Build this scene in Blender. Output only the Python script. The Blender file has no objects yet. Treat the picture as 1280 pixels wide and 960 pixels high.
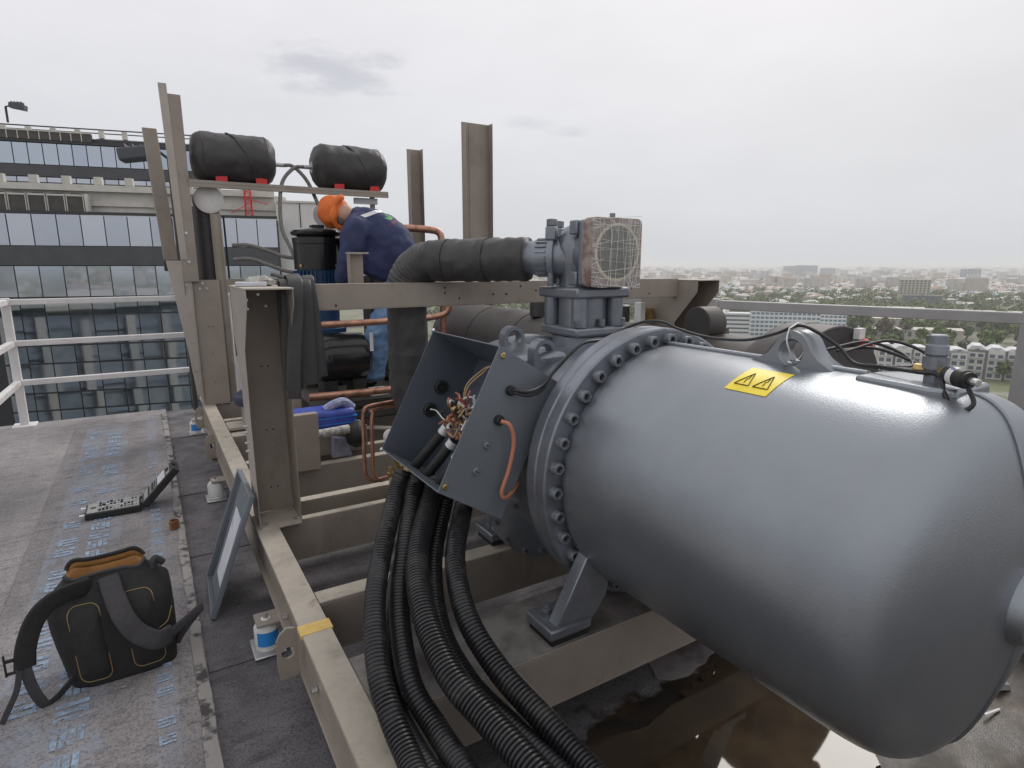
import bpy, bmesh, math, random
import numpy as np
from mathutils import Vector, Matrix, Euler
from mathutils.bvhtree import BVHTree

random.seed(7)
R = math.radians
SC = bpy.context.scene
COL = SC.collection

# ------------------------------------------------------------------ camera
CAM_H = 1.5
cam_data = bpy.data.cameras.new('camera')
cam_data.sensor_width = 36
cam_data.lens = 745 / 1280 * 36
cam_data.clip_start = 0.05
cam_data.clip_end = 60000
cam = bpy.data.objects.new('camera', cam_data)
COL.objects.link(cam)
cam.location = (0, 0, CAM_H)
cam.rotation_euler = (R(90 - 11.35), 0, 0)
SC.camera = cam

# ------------------------------------------------------------------ light
SUN_AZ, SUN_EL = R(29), R(41)            # azimuth right of +Y, behind and to the right of the machine
sd = bpy.data.lights.new('sun', 'SUN')
sd.energy = 1.5
sd.angle = R(26)
sd.color = (1.0, 0.96, 0.90)
sun = bpy.data.objects.new('sun', sd)
COL.objects.link(sun)
d = Vector((math.sin(SUN_AZ) * math.cos(SUN_EL), math.cos(SUN_AZ) * math.cos(SUN_EL), math.sin(SUN_EL)))
sun.rotation_euler = d.to_track_quat('Z', 'Y').to_euler()

world = bpy.data.worlds.new('World')
SC.world = world
world.use_nodes = True
nt = world.node_tree
N, L = nt.nodes, nt.links
for n in list(N):
    N.remove(n)
def wn(t, **k):
    n = N.new(t)
    for a, b in k.items():
        setattr(n, a, b)
    return n
sky = wn('ShaderNodeTexSky', sky_type='NISHITA', sun_disc=False)
sky.sun_elevation = SUN_EL
sky.sun_rotation = SUN_AZ
sky.air_density = 1.2
sky.dust_density = 4
tc = wn('ShaderNodeTexCoord')
sep = wn('ShaderNodeSeparateXYZ')
L.new(tc.outputs['Generated'], sep.inputs[0])
# overcast veil: slightly darker towards the horizon
ramp = wn('ShaderNodeValToRGB')
ramp.color_ramp.elements[0].position = 0.0
ramp.color_ramp.elements[0].color = (5.5, 5.7, 6.1, 1)
ramp.color_ramp.elements[1].position = 0.42
ramp.color_ramp.elements[1].color = (7.42, 7.30, 7.50, 1)
L.new(sep.outputs['Z'], ramp.inputs[0])
# soft mottling of the cloud deck
mp = wn('ShaderNodeMapping')
mp.inputs['Scale'].default_value = (1.0, 1.0, 3.2)
L.new(tc.outputs['Generated'], mp.inputs['Vector'])
no = wn('ShaderNodeTexNoise')
no.inputs['Scale'].default_value = 2.3
no.inputs['Detail'].default_value = 6
no.inputs['Roughness'].default_value = 0.55
L.new(mp.outputs[0], no.inputs['Vector'])
mr = wn('ShaderNodeMapRange')
mr.inputs['From Min'].default_value = 0.3
mr.inputs['From Max'].default_value = 0.7
mr.inputs['To Min'].default_value = 0.945
mr.inputs['To Max'].default_value = 1.05
L.new(no.outputs['Fac'], mr.inputs['Value'])
veil = wn('ShaderNodeMix', data_type='RGBA', blend_type='MULTIPLY')
veil.inputs['Factor'].default_value = 1
L.new(ramp.outputs[0], veil.inputs['A'])
L.new(mr.outputs[0], veil.inputs['B'])
# a few separate small clouds, each with a torn edge
no2 = wn('ShaderNodeTexNoise')
no2.inputs['Scale'].default_value = 11
no2.inputs['Detail'].default_value = 7
no2.inputs['Roughness'].default_value = 0.6
L.new(mp.outputs[0], no2.inputs['Vector'])
last = veil.outputs['Result']
def dirv(az, el):
    return (math.sin(R(az)) * math.cos(R(el)), math.cos(R(az)) * math.cos(R(el)), math.sin(R(el)))
CLOUDS = [  # azimuth, elevation, half width, flatness, rgb, strength
    (-15.0, 16.0, .105, 2.9, (.76, .77, .81), .9),
    (-15.0, 24.5, .15, 3.6, (.88, .88, .90), .7),
    (1.8, 12.2, .05, 3.6, (.88, .88, .91), .9),
    (5.4, 11.4, .045, 3.4, (.86, .86, .89), .85),
    (41.0, 11.0, .045, 2.4, (.88, .88, .91), .8),
    (-60, 20, .12, 3.2, (.85, .85, .88), .7), (75, 18, .14, 3.0, (.86, .86, .89), .7), (140, 22, .15, 3.0, (.85, .85, .88), .7), (-130, 17, .13, 3.2, (.86, .86, .89), .7),
]
for az, el, w, fl, rgb, st in CLOUDS:
    c = dirv(az, el)
    sub = wn('ShaderNodeVectorMath', operation='SUBTRACT')
    L.new(tc.outputs['Generated'], sub.inputs[0])
    sub.inputs[1].default_value = c
    sc_ = wn('ShaderNodeVectorMath', operation='MULTIPLY')
    L.new(sub.outputs[0], sc_.inputs[0])
    sc_.inputs[1].default_value = (1 / w, 1 / w, fl / w)
    ln = wn('ShaderNodeVectorMath', operation='LENGTH')
    L.new(sc_.outputs[0], ln.inputs[0])
    ad = wn('ShaderNodeMath', operation='MULTIPLY_ADD')
    L.new(no2.outputs['Fac'], ad.inputs[0])
    ad.inputs[1].default_value = 2.6
    ad.inputs[2].default_value = -1.3
    ad2 = wn('ShaderNodeMath', operation='ADD')
    L.new(ln.outputs['Value'], ad2.inputs[0])
    L.new(ad.outputs[0], ad2.inputs[1])
    m2 = wn('ShaderNodeMapRange', interpolation_type='SMOOTHSTEP')
    m2.inputs['From Min'].default_value = 1.0
    m2.inputs['From Max'].default_value = 0.15
    m2.inputs['To Max'].default_value = st
    L.new(ad2.outputs[0], m2.inputs['Value'])
    mx = wn('ShaderNodeMix', data_type='RGBA', blend_type='MULTIPLY')
    L.new(m2.outputs[0], mx.inputs['Factor'])
    L.new(last, mx.inputs['A'])
    mx.inputs['B'].default_value = (*rgb, 1)
    last = mx.outputs['Result']
mix = wn('ShaderNodeMix', data_type='RGBA')
mix.inputs['Factor'].default_value = 0.96
L.new(sky.outputs[0], mix.inputs['A'])
L.new(last, mix.inputs['B'])
bg = wn('ShaderNodeBackground')
bg.inputs['Strength'].default_value = 0.119
L.new(mix.outputs['Result'], bg.inputs['Color'])
wo = wn('ShaderNodeOutputWorld')
L.new(bg.outputs[0], wo.inputs['Surface'])

SC.view_settings.view_transform = 'Standard'
SC.view_settings.look = 'None'
SC.view_settings.exposure = 0.0
SC.view_settings.gamma = 1
SC.view_settings.use_curve_mapping = False
SC.render.engine = 'CYCLES'
SC.cycles.use_denoising = True
SC.cycles.max_bounces = 8
SC.cycles.volume_bounces = 2
SC.cycles.use_adaptive_sampling = True

# ------------------------------------------------------------------ materials
def material(name, col, rough=.5, metal=0.0, col2=None, scale=6.0, lo=.4, hi=.65, detail=5, bump=0.0, bscale=60.0,
             spec=.5, stretch=None, rough2=None, attr=None, coat=0.0, dirt=None):
    m = bpy.data.materials.new(name)
    m.use_nodes = True
    t = m.node_tree
    b = t.nodes['Principled BSDF']
    b.inputs['Roughness'].default_value = rough
    b.inputs['Metallic'].default_value = metal
    b.inputs['Specular IOR Level'].default_value = spec
    b.inputs['Coat Weight'].default_value = coat
    co = t.nodes.new('ShaderNodeTexCoord')
    vec = co.outputs['Object']
    if stretch:
        mp_ = t.nodes.new('ShaderNodeMapping')
        mp_.inputs['Scale'].default_value = stretch
        t.links.new(vec, mp_.inputs['Vector'])
        vec = mp_.outputs[0]
    if attr:
        at = t.nodes.new('ShaderNodeVertexColor')
        at.layer_name = attr
        base = at.outputs['Color']
    else:
        base = None
        b.inputs['Base Color'].default_value = (*col, 1)
    if col2 is not None:
        nz = t.nodes.new('ShaderNodeTexNoise')
        nz.inputs['Scale'].default_value = scale
        nz.inputs['Detail'].default_value = detail
        nz.inputs['Roughness'].default_value = .62
        t.links.new(vec, nz.inputs['Vector'])
        r = t.nodes.new('ShaderNodeMapRange')
        r.inputs['From Min'].default_value = lo
        r.inputs['From Max'].default_value = hi
        t.links.new(nz.outputs['Fac'], r.inputs['Value'])
        mx_ = t.nodes.new('ShaderNodeMix')
        mx_.data_type = 'RGBA'
        t.links.new(r.outputs[0], mx_.inputs['Factor'])
        if base is not None:
            mx_.blend_type = 'MULTIPLY'
            t.links.new(base, mx_.inputs['A'])
        else:
            mx_.inputs['A'].default_value = (*col, 1)
        mx_.inputs['B'].default_value = (*col2, 1)
        t.links.new(mx_.outputs['Result'], b.inputs['Base Color'])
        if rough2 is not None:
            r2 = t.nodes.new('ShaderNodeMapRange')
            r2.inputs['To Min'].default_value = rough
            r2.inputs['To Max'].default_value = rough2
            t.links.new(r.outputs[0], r2.inputs['Value'])
            t.links.new(r2.outputs[0], b.inputs['Roughness'])
    elif base is not None:
        t.links.new(base, b.inputs['Base Color'])
    if dirt:                                            # (colour, scale, lo, hi, amount, stretch): stains and dust of their own shape
        dcol, dsc, dlo, dhi, damt, dst = dirt
        dm = t.nodes.new('ShaderNodeMapping')
        dm.inputs['Scale'].default_value = dst
        t.links.new(co.outputs['Object'], dm.inputs['Vector'])
        dn_ = t.nodes.new('ShaderNodeTexNoise')
        dn_.inputs['Scale'].default_value = dsc
        dn_.inputs['Detail'].default_value = 9
        dn_.inputs['Roughness'].default_value = .68
        t.links.new(dm.outputs[0], dn_.inputs['Vector'])
        dr = t.nodes.new('ShaderNodeMapRange')
        dr.inputs['From Min'].default_value = dlo
        dr.inputs['From Max'].default_value = dhi
        dr.inputs['To Max'].default_value = damt
        t.links.new(dn_.outputs['Fac'], dr.inputs['Value'])
        dx_ = t.nodes.new('ShaderNodeMix')
        dx_.data_type = 'RGBA'
        t.links.new(dr.outputs[0], dx_.inputs['Factor'])
        src = b.inputs['Base Color'].links[0].from_socket if b.inputs['Base Color'].links else None
        if src: t.links.new(src, dx_.inputs['A'])
        else: dx_.inputs['A'].default_value = (*col, 1)
        dx_.inputs['B'].default_value = (*dcol, 1)
        t.links.new(dx_.outputs['Result'], b.inputs['Base Color'])
        # dust is dull
        rs_ = b.inputs['Roughness'].links[0].from_socket if b.inputs['Roughness'].links else None
        rm_ = t.nodes.new('ShaderNodeMix')
        t.links.new(dr.outputs[0], rm_.inputs['Factor'])
        if rs_: t.links.new(rs_, rm_.inputs['A'])
        else: rm_.inputs['A'].default_value = rough
        rm_.inputs['B'].default_value = .8
        t.links.new(rm_.outputs['Result'], b.inputs['Roughness'])
    if bump:
        nb = t.nodes.new('ShaderNodeTexNoise')
        nb.inputs['Scale'].default_value = bscale
        nb.inputs['Detail'].default_value = 3
        t.links.new(co.outputs['Object'], nb.inputs['Vector'])
        bp = t.nodes.new('ShaderNodeBump')
        bp.inputs['Strength'].default_value = bump
        bp.inputs['Distance'].default_value = .01
        t.links.new(nb.outputs['Fac'], bp.inputs['Height'])
        t.links.new(bp.outputs[0], b.inputs['Normal'])
    return m

MT = {}
MT['taupe'] = material('taupe_paint', (.315, .272, .232), .46, col2=(.265, .228, .194), scale=5, bump=.03, bscale=220, lo=.4, hi=.7, dirt=((.16, .115, .08), 5.5, .56, .74, .6, (1, 1, .45)))
MT['taupe_dusty'] = material('dusty_taupe_paint', (.46, .415, .345), .7, col2=(.32, .285, .235), scale=9, lo=.45, hi=.75, bump=.06, bscale=150, dirt=((.16, .13, .10), 13, .57, .70, .7, (1, 1, 1)))
MT['galv'] = material('bare_galvanised_steel', (.50, .50, .50), .42, .75, col2=(.40, .40, .40), scale=4, stretch=(1, 1, 6))
MT['tank'] = material('grey_blue_casting_paint', (.285, .307, .335), .32, .72, col2=(.25, .27, .297), scale=2.2, bump=.075, bscale=240, rough2=.34, dirt=((.36, .36, .36), 5, .55, .78, .38, (1.2, 1.6, .35)))
MT['tankflat'] = material('grey_blue_machined_paint', (.26, .28, .315), .34, .6, col2=(.20, .218, .247), scale=7, bump=.08, bscale=140, dirt=((.15, .14, .13), 9, .56, .72, .5, (1, 1, 1)))
MT['bolt'] = material('grey_painted_bolt', (.21, .228, .25), .34, .3, col2=(.13, .14, .15), scale=40)
MT['socket'] = material('dark_bolt_socket', (.035, .037, .04), .5, .4)
MT['boxmet'] = material('dark_slate_sheet', (.18, .203, .225), .42, .3, col2=(.155, .176, .198), scale=3, bump=.03, bscale=260)
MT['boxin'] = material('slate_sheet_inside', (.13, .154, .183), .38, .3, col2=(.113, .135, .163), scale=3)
MT['foam'] = material('black_foam_insulation', (.036, .034, .035), .50, col2=(.058, .055, .055), scale=3.5, bump=.25, bscale=14, lo=.35, hi=.75)
MT['foamtape'] = material('black_foam_tape', (.045, .044, .046), .5, col2=(.03, .03, .03), scale=8, bump=.1, bscale=30)
MT['shell'] = material('brown_black_insulation', (.085, .075, .07), .6, col2=(.06, .053, .05), scale=3, bump=.12, bscale=22)
MT['hose'] = material('black_corrugated_plastic', (.016, .016, .018), .38, col2=(.035, .034, .034), scale=14, lo=.55, hi=.8, dirt=((.13, .125, .12), 9, .52, .75, .4, (1, 1, 1)))
MT['cable'] = material('black_cable_rubber', (.014, .014, .015), .45)
MT['copper'] = material('tarnished_copper', (.48, .26, .18), .42, .8, col2=(.20, .11, .08), scale=16, lo=.45, hi=.7)
MT['brass'] = material('yellow_brass', (.55, .40, .17), .35, .85, col2=(.3, .22, .1), scale=40)
MT['orange_wire'] = material('copper_orange_wire', (.52, .20, .12), .45)
MT['yellow'] = material('yellow_label_film', (.86, .68, .02), .35, col2=(.78, .60, .02), scale=20)
MT['ink'] = material('black_print', (.04, .035, .02), .5)
MT['tape'] = material('yellow_masking_tape', (.74, .52, .17), .6, col2=(.66, .45, .14), scale=30)
MT['white'] = material('off_white_plastic', (.74, .74, .72), .45, col2=(.64, .64, .62), scale=9)
MT['paper'] = material('pale_paper_sheet', (.60, .61, .66), .6, col2=(.52, .53, .58), scale=12)
MT['blue'] = material('bright_blue_plastic', (.03, .25, .66), .4)
MT['deepblue'] = material('deep_blue_bag', (.05, .085, .42), .42, col2=(.035, .06, .30), scale=12, bump=.2, bscale=25)
MT['motorblue'] = material('blue_motor_paint', (.018, .06, .14), .4)
MT['blackgloss'] = material('glossy_black_paint', (.012, .012, .013), .22)
MT['blackmatte'] = material('matte_black_steel', (.018, .018, .018), .55)
MT['darksteel'] = material('dark_olive_steel', (.055, .052, .043), .6, col2=(.035, .033, .028), scale=6)
MT['red'] = material('red_paint', (.62, .03, .035), .45)
MT['railwhite'] = material('white_railing_paint', (.72, .70, .70), .5, col2=(.62, .60, .60), scale=5)
MT['railgrey'] = material('grey_railing_paint', (.40, .395, .39), .5, col2=(.34, .335, .33), scale=4)
MT['steel'] = material('zinc_steel', (.6, .6, .6), .3, .95)
MT['packblack'] = material('black_backpack_fabric', (.014, .014, .0145), .75, col2=(.020, .020, .021), scale=40, bump=.3, bscale=400)
MT['packgrey'] = material('charcoal_webbing', (.05, .047, .052), .75, col2=(.036, .034, .038), scale=50, bump=.3, bscale=500)
MT['packorange'] = material('orange_lining', (.34, .165, .045), .7, col2=(.25, .115, .03), scale=14)
MT['piping'] = material('mustard_piping', (.27, .20, .075), .6)
MT['skin'] = material('skin', (.50, .29, .21), .5)
MT['navy'] = material('navy_work_shirt', (.022, .030, .085), .75, col2=(.030, .040, .11), scale=7, bump=.5, bscale=9)
MT['denim'] = material('blue_denim', (.12, .22, .40), .8, col2=(.20, .32, .50), scale=9, bump=.55, bscale=16, stretch=(1, 1, 2.5))
MT['orange'] = material('orange_cap_cloth', (.74, .17, .03), .7, col2=(.62, .13, .02), scale=16, bump=.3, bscale=30)
MT['silver'] = material('reflective_silver_strip', (.62, .62, .64), .35, .3)
MT['green'] = material('green_print', (.05, .30, .08), .6)
MT['redprint'] = material('red_print', (.45, .06, .09), .6)
MT['wood'] = material('red_brown_flange_board', (.21, .135, .115), .5, col2=(.36, .30, .27), scale=18, lo=.45, hi=.6)
MT['gasket'] = material('cream_gasket', (.55, .50, .36), .5)
MT['bore'] = material('dark_green_bore', (.055, .06, .042), .25, col2=(.12, .12, .09), scale=25)
MT['rust'] = material('rusty_pipe_stub', (.28, .11, .035), .8, col2=(.13, .06, .03), scale=25)
MT['taupe_lit'] = material('lit_taupe_gloss', (.42, .375, .335), .36, .1, col2=(.375, .335, .298), scale=4)  # same taupe paint, paler: light on the outer faces is painted in
MT['stained_shaded'] = material('stained_shaded_plate', (.25, .235, .22), .75, col2=(.13, .12, .11), scale=7, lo=.4, hi=.62, bump=.06, bscale=120)  # patchy stains, darkened further to paint in the shade under the tank
MT['concrete'] = material('wet_edge_concrete', (.26, .25, .24), .9, col2=(.17, .165, .16), scale=8)

# ------------------------------------------------------------------ mesh builder
def vec(p): return Vector(p)
class MB:
    def __init__(s): s.v, s.f = [], []
    def add(s, vs, fs):
        o = len(s.v)
        s.v += [tuple(x) for x in vs]
        s.f += [tuple(i + o for i in q) for q in fs]
        return s
    def box(s, x0, x1, y0, y1, z0, z1):
        return s.add([(x, y, z) for z in (z0, z1) for y in (y0, y1) for x in (x0, x1)],
                     [(0, 2, 3, 1), (4, 5, 7, 6), (0, 1, 5, 4), (2, 6, 7, 3), (0, 4, 6, 2), (1, 3, 7, 5)])
    def obox(s, c, ux, uy, uz, hx, hy, hz):
        c, ux, uy, uz = vec(c), vec(ux).normalized(), vec(uy).normalized(), vec(uz).normalized()
        return s.add([c + ux * (i * hx) + uy * (j * hy) + uz * (k * hz) for k in (-1, 1) for j in (-1, 1) for i in (-1, 1)],
                     [(0, 2, 3, 1), (4, 5, 7, 6), (0, 1, 5, 4), (2, 6, 7, 3), (0, 4, 6, 2), (1, 3, 7, 5)])
    def bar(s, p, q, w, h, up=(0, 0, 1)):
        p, q = vec(p), vec(q)
        dd = (q - p)
        side = dd.cross(vec(up))
        if side.length < 1e-6: side = dd.cross(Vector((1, 0, 0)))
        side.normalize()
        u2 = side.cross(dd).normalized()
        return s.obox((p + q) / 2, dd, side, u2, dd.length / 2, w / 2, h / 2)
    def lathe(s, c, axis, prof, n=32, cap0=True, cap1=True):
        c, ax = vec(c), vec(axis).normalized()
        e1 = ax.cross(Vector((0, 0, 1)) if abs(ax.z) < .9 else Vector((1, 0, 0))).normalized()
        e2 = ax.cross(e1)
        vs, fs = [], []
        for t, r in prof:
            for k in range(n):
                a = 2 * math.pi * k / n
                vs.append(c + ax * t + (e1 * math.cos(a) + e2 * math.sin(a)) * r)
        for i in range(len(prof) - 1):
            for k in range(n):
                k2 = (k + 1) % n
                fs.append((i * n + k, i * n + k2, (i + 1) * n + k2, (i + 1) * n + k))
        if cap0: fs.append(tuple(range(n - 1, -1, -1)))
        if cap1: fs.append(tuple((len(prof) - 1) * n + k for k in range(n)))
        return s.add(vs, fs)
    def cyl(s, p, q, r, r2=None, n=16):
        p, q = vec(p), vec(q)
        return s.lathe(p, q - p, [(0, r), ((q - p).length, r if r2 is None else r2)], n)
    def sweep(s, pts, rad, n=10, flat=None, up=(0, 0, 1), cap=True):
        pts = [vec(p) for p in pts]
        m = len(pts)
        rf = rad if callable(rad) else (lambda i: rad)
        T = [(pts[min(i + 1, m - 1)] - pts[max(i - 1, 0)]).normalized() for i in range(m)]
        u = vec(up)
        if abs(T[0].dot(u)) > .95: u = Vector((1, 0, 0)) if abs(T[0].x) < .9 else Vector((0, 1, 0))
        e1 = (u - T[0] * u.dot(T[0])).normalized()
        vs, fs = [], []
        for i in range(m):
            e1 = (e1 - T[i] * e1.dot(T[i])).normalized()
            e2 = T[i].cross(e1)
            r = rf(i)
            for k in range(n):
                a = 2 * math.pi * k / n
                if flat:
                    x, y = math.cos(a) * flat[0], math.sin(a) * flat[1]
                    # squarish section
                    x = math.copysign(abs(math.cos(a)) ** .5, math.cos(a)) * flat[0]
                    y = math.copysign(abs(math.sin(a)) ** .5, math.sin(a)) * flat[1]
                    vs.append(pts[i] + e1 * x + e2 * y)
                else:
                    vs.append(pts[i] + (e1 * math.cos(a) + e2 * math.sin(a)) * r)
        for i in range(m - 1):
            for k in range(n):
                k2 = (k + 1) % n
                fs.append((i * n + k, i * n + k2, (i + 1) * n + k2, (i + 1) * n + k))
        if cap:
            fs.append(tuple(range(n - 1, -1, -1)))
            fs.append(tuple((m - 1) * n + k for k in range(n)))
        return s.add(vs, fs)
    def prism(s, poly, dvec):
        n = len(poly)
        dv = vec(dvec)
        vs = [vec(p) for p in poly] + [vec(p) + dv for p in poly]
        fs = [tuple(range(n - 1, -1, -1)), tuple(range(n, 2 * n))] + [(i, (i + 1) % n, n + (i + 1) % n, n + i) for i in range(n)]
        return s.add(vs, fs)
    def sphere(s, c, r, n=12, m=8, sc=(1, 1, 1)):
        c = vec(c)
        prof = [(math.sin(math.pi * i / m), -math.cos(math.pi * i / m)) for i in range(m + 1)]
        vs = [(c.x, c.y, c.z - r * sc[2])]
        for i in range(1, m):
            for k in range(n):
                a = 2 * math.pi * k / n
                vs.append((c.x + r * sc[0] * prof[i][0] * math.cos(a), c.y + r * sc[1] * prof[i][0] * math.sin(a), c.z + r * sc[2] * prof[i][1]))
        vs.append((c.x, c.y, c.z + r * sc[2]))
        fs = [(0, 1 + (k + 1) % n, 1 + k) for k in range(n)]
        for i in range(m - 2):
            for k in range(n):
                fs.append((1 + i * n + k, 1 + i * n + (k + 1) % n, 1 + (i + 1) * n + (k + 1) % n, 1 + (i + 1) * n + k))
        t = len(vs) - 1
        fs += [(t, 1 + (m - 2) * n + k, 1 + (m - 2) * n + (k + 1) % n) for k in range(n)]
        return s.add(vs, fs)
    def mesh(s, name, mat, smooth=True, angle=35):
        me = bpy.data.meshes.new(name)
        me.from_pydata(s.v, [], s.f)
        bm = bmesh.new()
        bm.from_mesh(me)
        bmesh.ops.recalc_face_normals(bm, faces=bm.faces)
        bm.to_mesh(me)
        bm.free()
        if mat is not None: me.materials.append(mat if not isinstance(mat, str) else MT[mat])
        if smooth:
            me.polygons.foreach_set('use_smooth', [True] * len(me.polygons))
            me.set_sharp_from_angle(angle=R(angle))
        return me
    def build(s, name, mat, parent=None, bevel=0.0, smooth=True, angle=35):
        o = bpy.data.objects.new(name, s.mesh(name, mat, smooth, angle))
        COL.objects.link(o)
        attach(o, parent)
        if bevel:
            b = o.modifiers.new('bevel', 'BEVEL')
            b.width = bevel
            b.segments = 2
            b.limit_method = 'ANGLE'
            b.angle_limit = R(40)
        return o
def attach(o, parent):
    if parent is None: return
    o.parent = parent
    if parent.type == 'EMPTY' and 'off' in OFF.get(parent.name, {}):
        o.location = tuple(-x for x in OFF[parent.name]['off'])
OFF = {}
def crumple(o, strength, size):
    t = bpy.data.textures.new(o.name + '_folds', 'CLOUDS')
    t.noise_scale = size
    t.noise_depth = 3
    m = o.modifiers.new('folds', 'DISPLACE')
    m.texture = t
    m.strength = strength
    m.mid_level = .5
    return o
def catmull(pts, sub=8):
    pts = [vec(p) for p in pts]
    P = [pts[0] * 2 - pts[1]] + pts + [pts[-1] * 2 - pts[-2]]
    out = []
    for i in range(1, len(P) - 2):
        for k in range(sub):
            t = k / sub
            a, b, c, d_ = P[i - 1], P[i], P[i + 1], P[i + 2]
            out.append(.5 * ((2 * b) + (c - a) * t + (2 * a - 5 * b + 4 * c - d_) * t * t + (3 * b - a - 3 * c + d_) * t ** 3))
    out.append(pts[-1])
    return out
def tag(o, label=None, cat=None, group=None, kind=None):
    if label: o['label'] = label
    if cat: o['category'] = cat
    if group: o['group'] = group
    if kind: o['kind'] = kind
    return o

# the machine's own axes: a to the right across the skid, b away along it
TH = R(31.3)
OX, OY = -1.1522, 2.5474
CT, ST = math.cos(TH), math.sin(TH)
def F(a, b, z=0.0): return Vector((OX + a * CT - b * ST, OY + a * ST + b * CT, z))
def thing(name, label, cat, a, b, z, group=None):
    e = bpy.data.objects.new(name, None)
    COL.objects.link(e)
    e.empty_display_size = .1
    e.location = F(a, b, z)
    e.rotation_euler = (0, 0, TH)
    OFF[e.name] = {'off': (a, b, z)}
    return tag(e, label, cat, group)
def wthing(name, label, cat, loc, rz=0.0, group=None):
    e = bpy.data.objects.new(name, None)
    COL.objects.link(e)
    e.location = loc
    e.rotation_euler = (0, 0, rz)
    return tag(e, label, cat, group)
def solo(mb, name, mat, label, cat, group=None, bevel=0, smooth=True, angle=35, frame=True, kind=None):
    """a one-mesh thing given in machine axes"""
    o = mb.build(name, mat, None, bevel, smooth, angle)
    if frame:
        o.location = (OX, OY, 0)
        o.rotation_euler = (0, 0, TH)
    return tag(o, label, cat, group, kind)
def copies(o, parent, locs, rots=None):
    out = []
    for i, l in enumerate(locs):
        c = o.copy()
        COL.objects.link(c)
        c.parent = parent
        c.location = l
        if rots: c.rotation_euler = rots[i]
        out.append(c)
    return out
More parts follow.
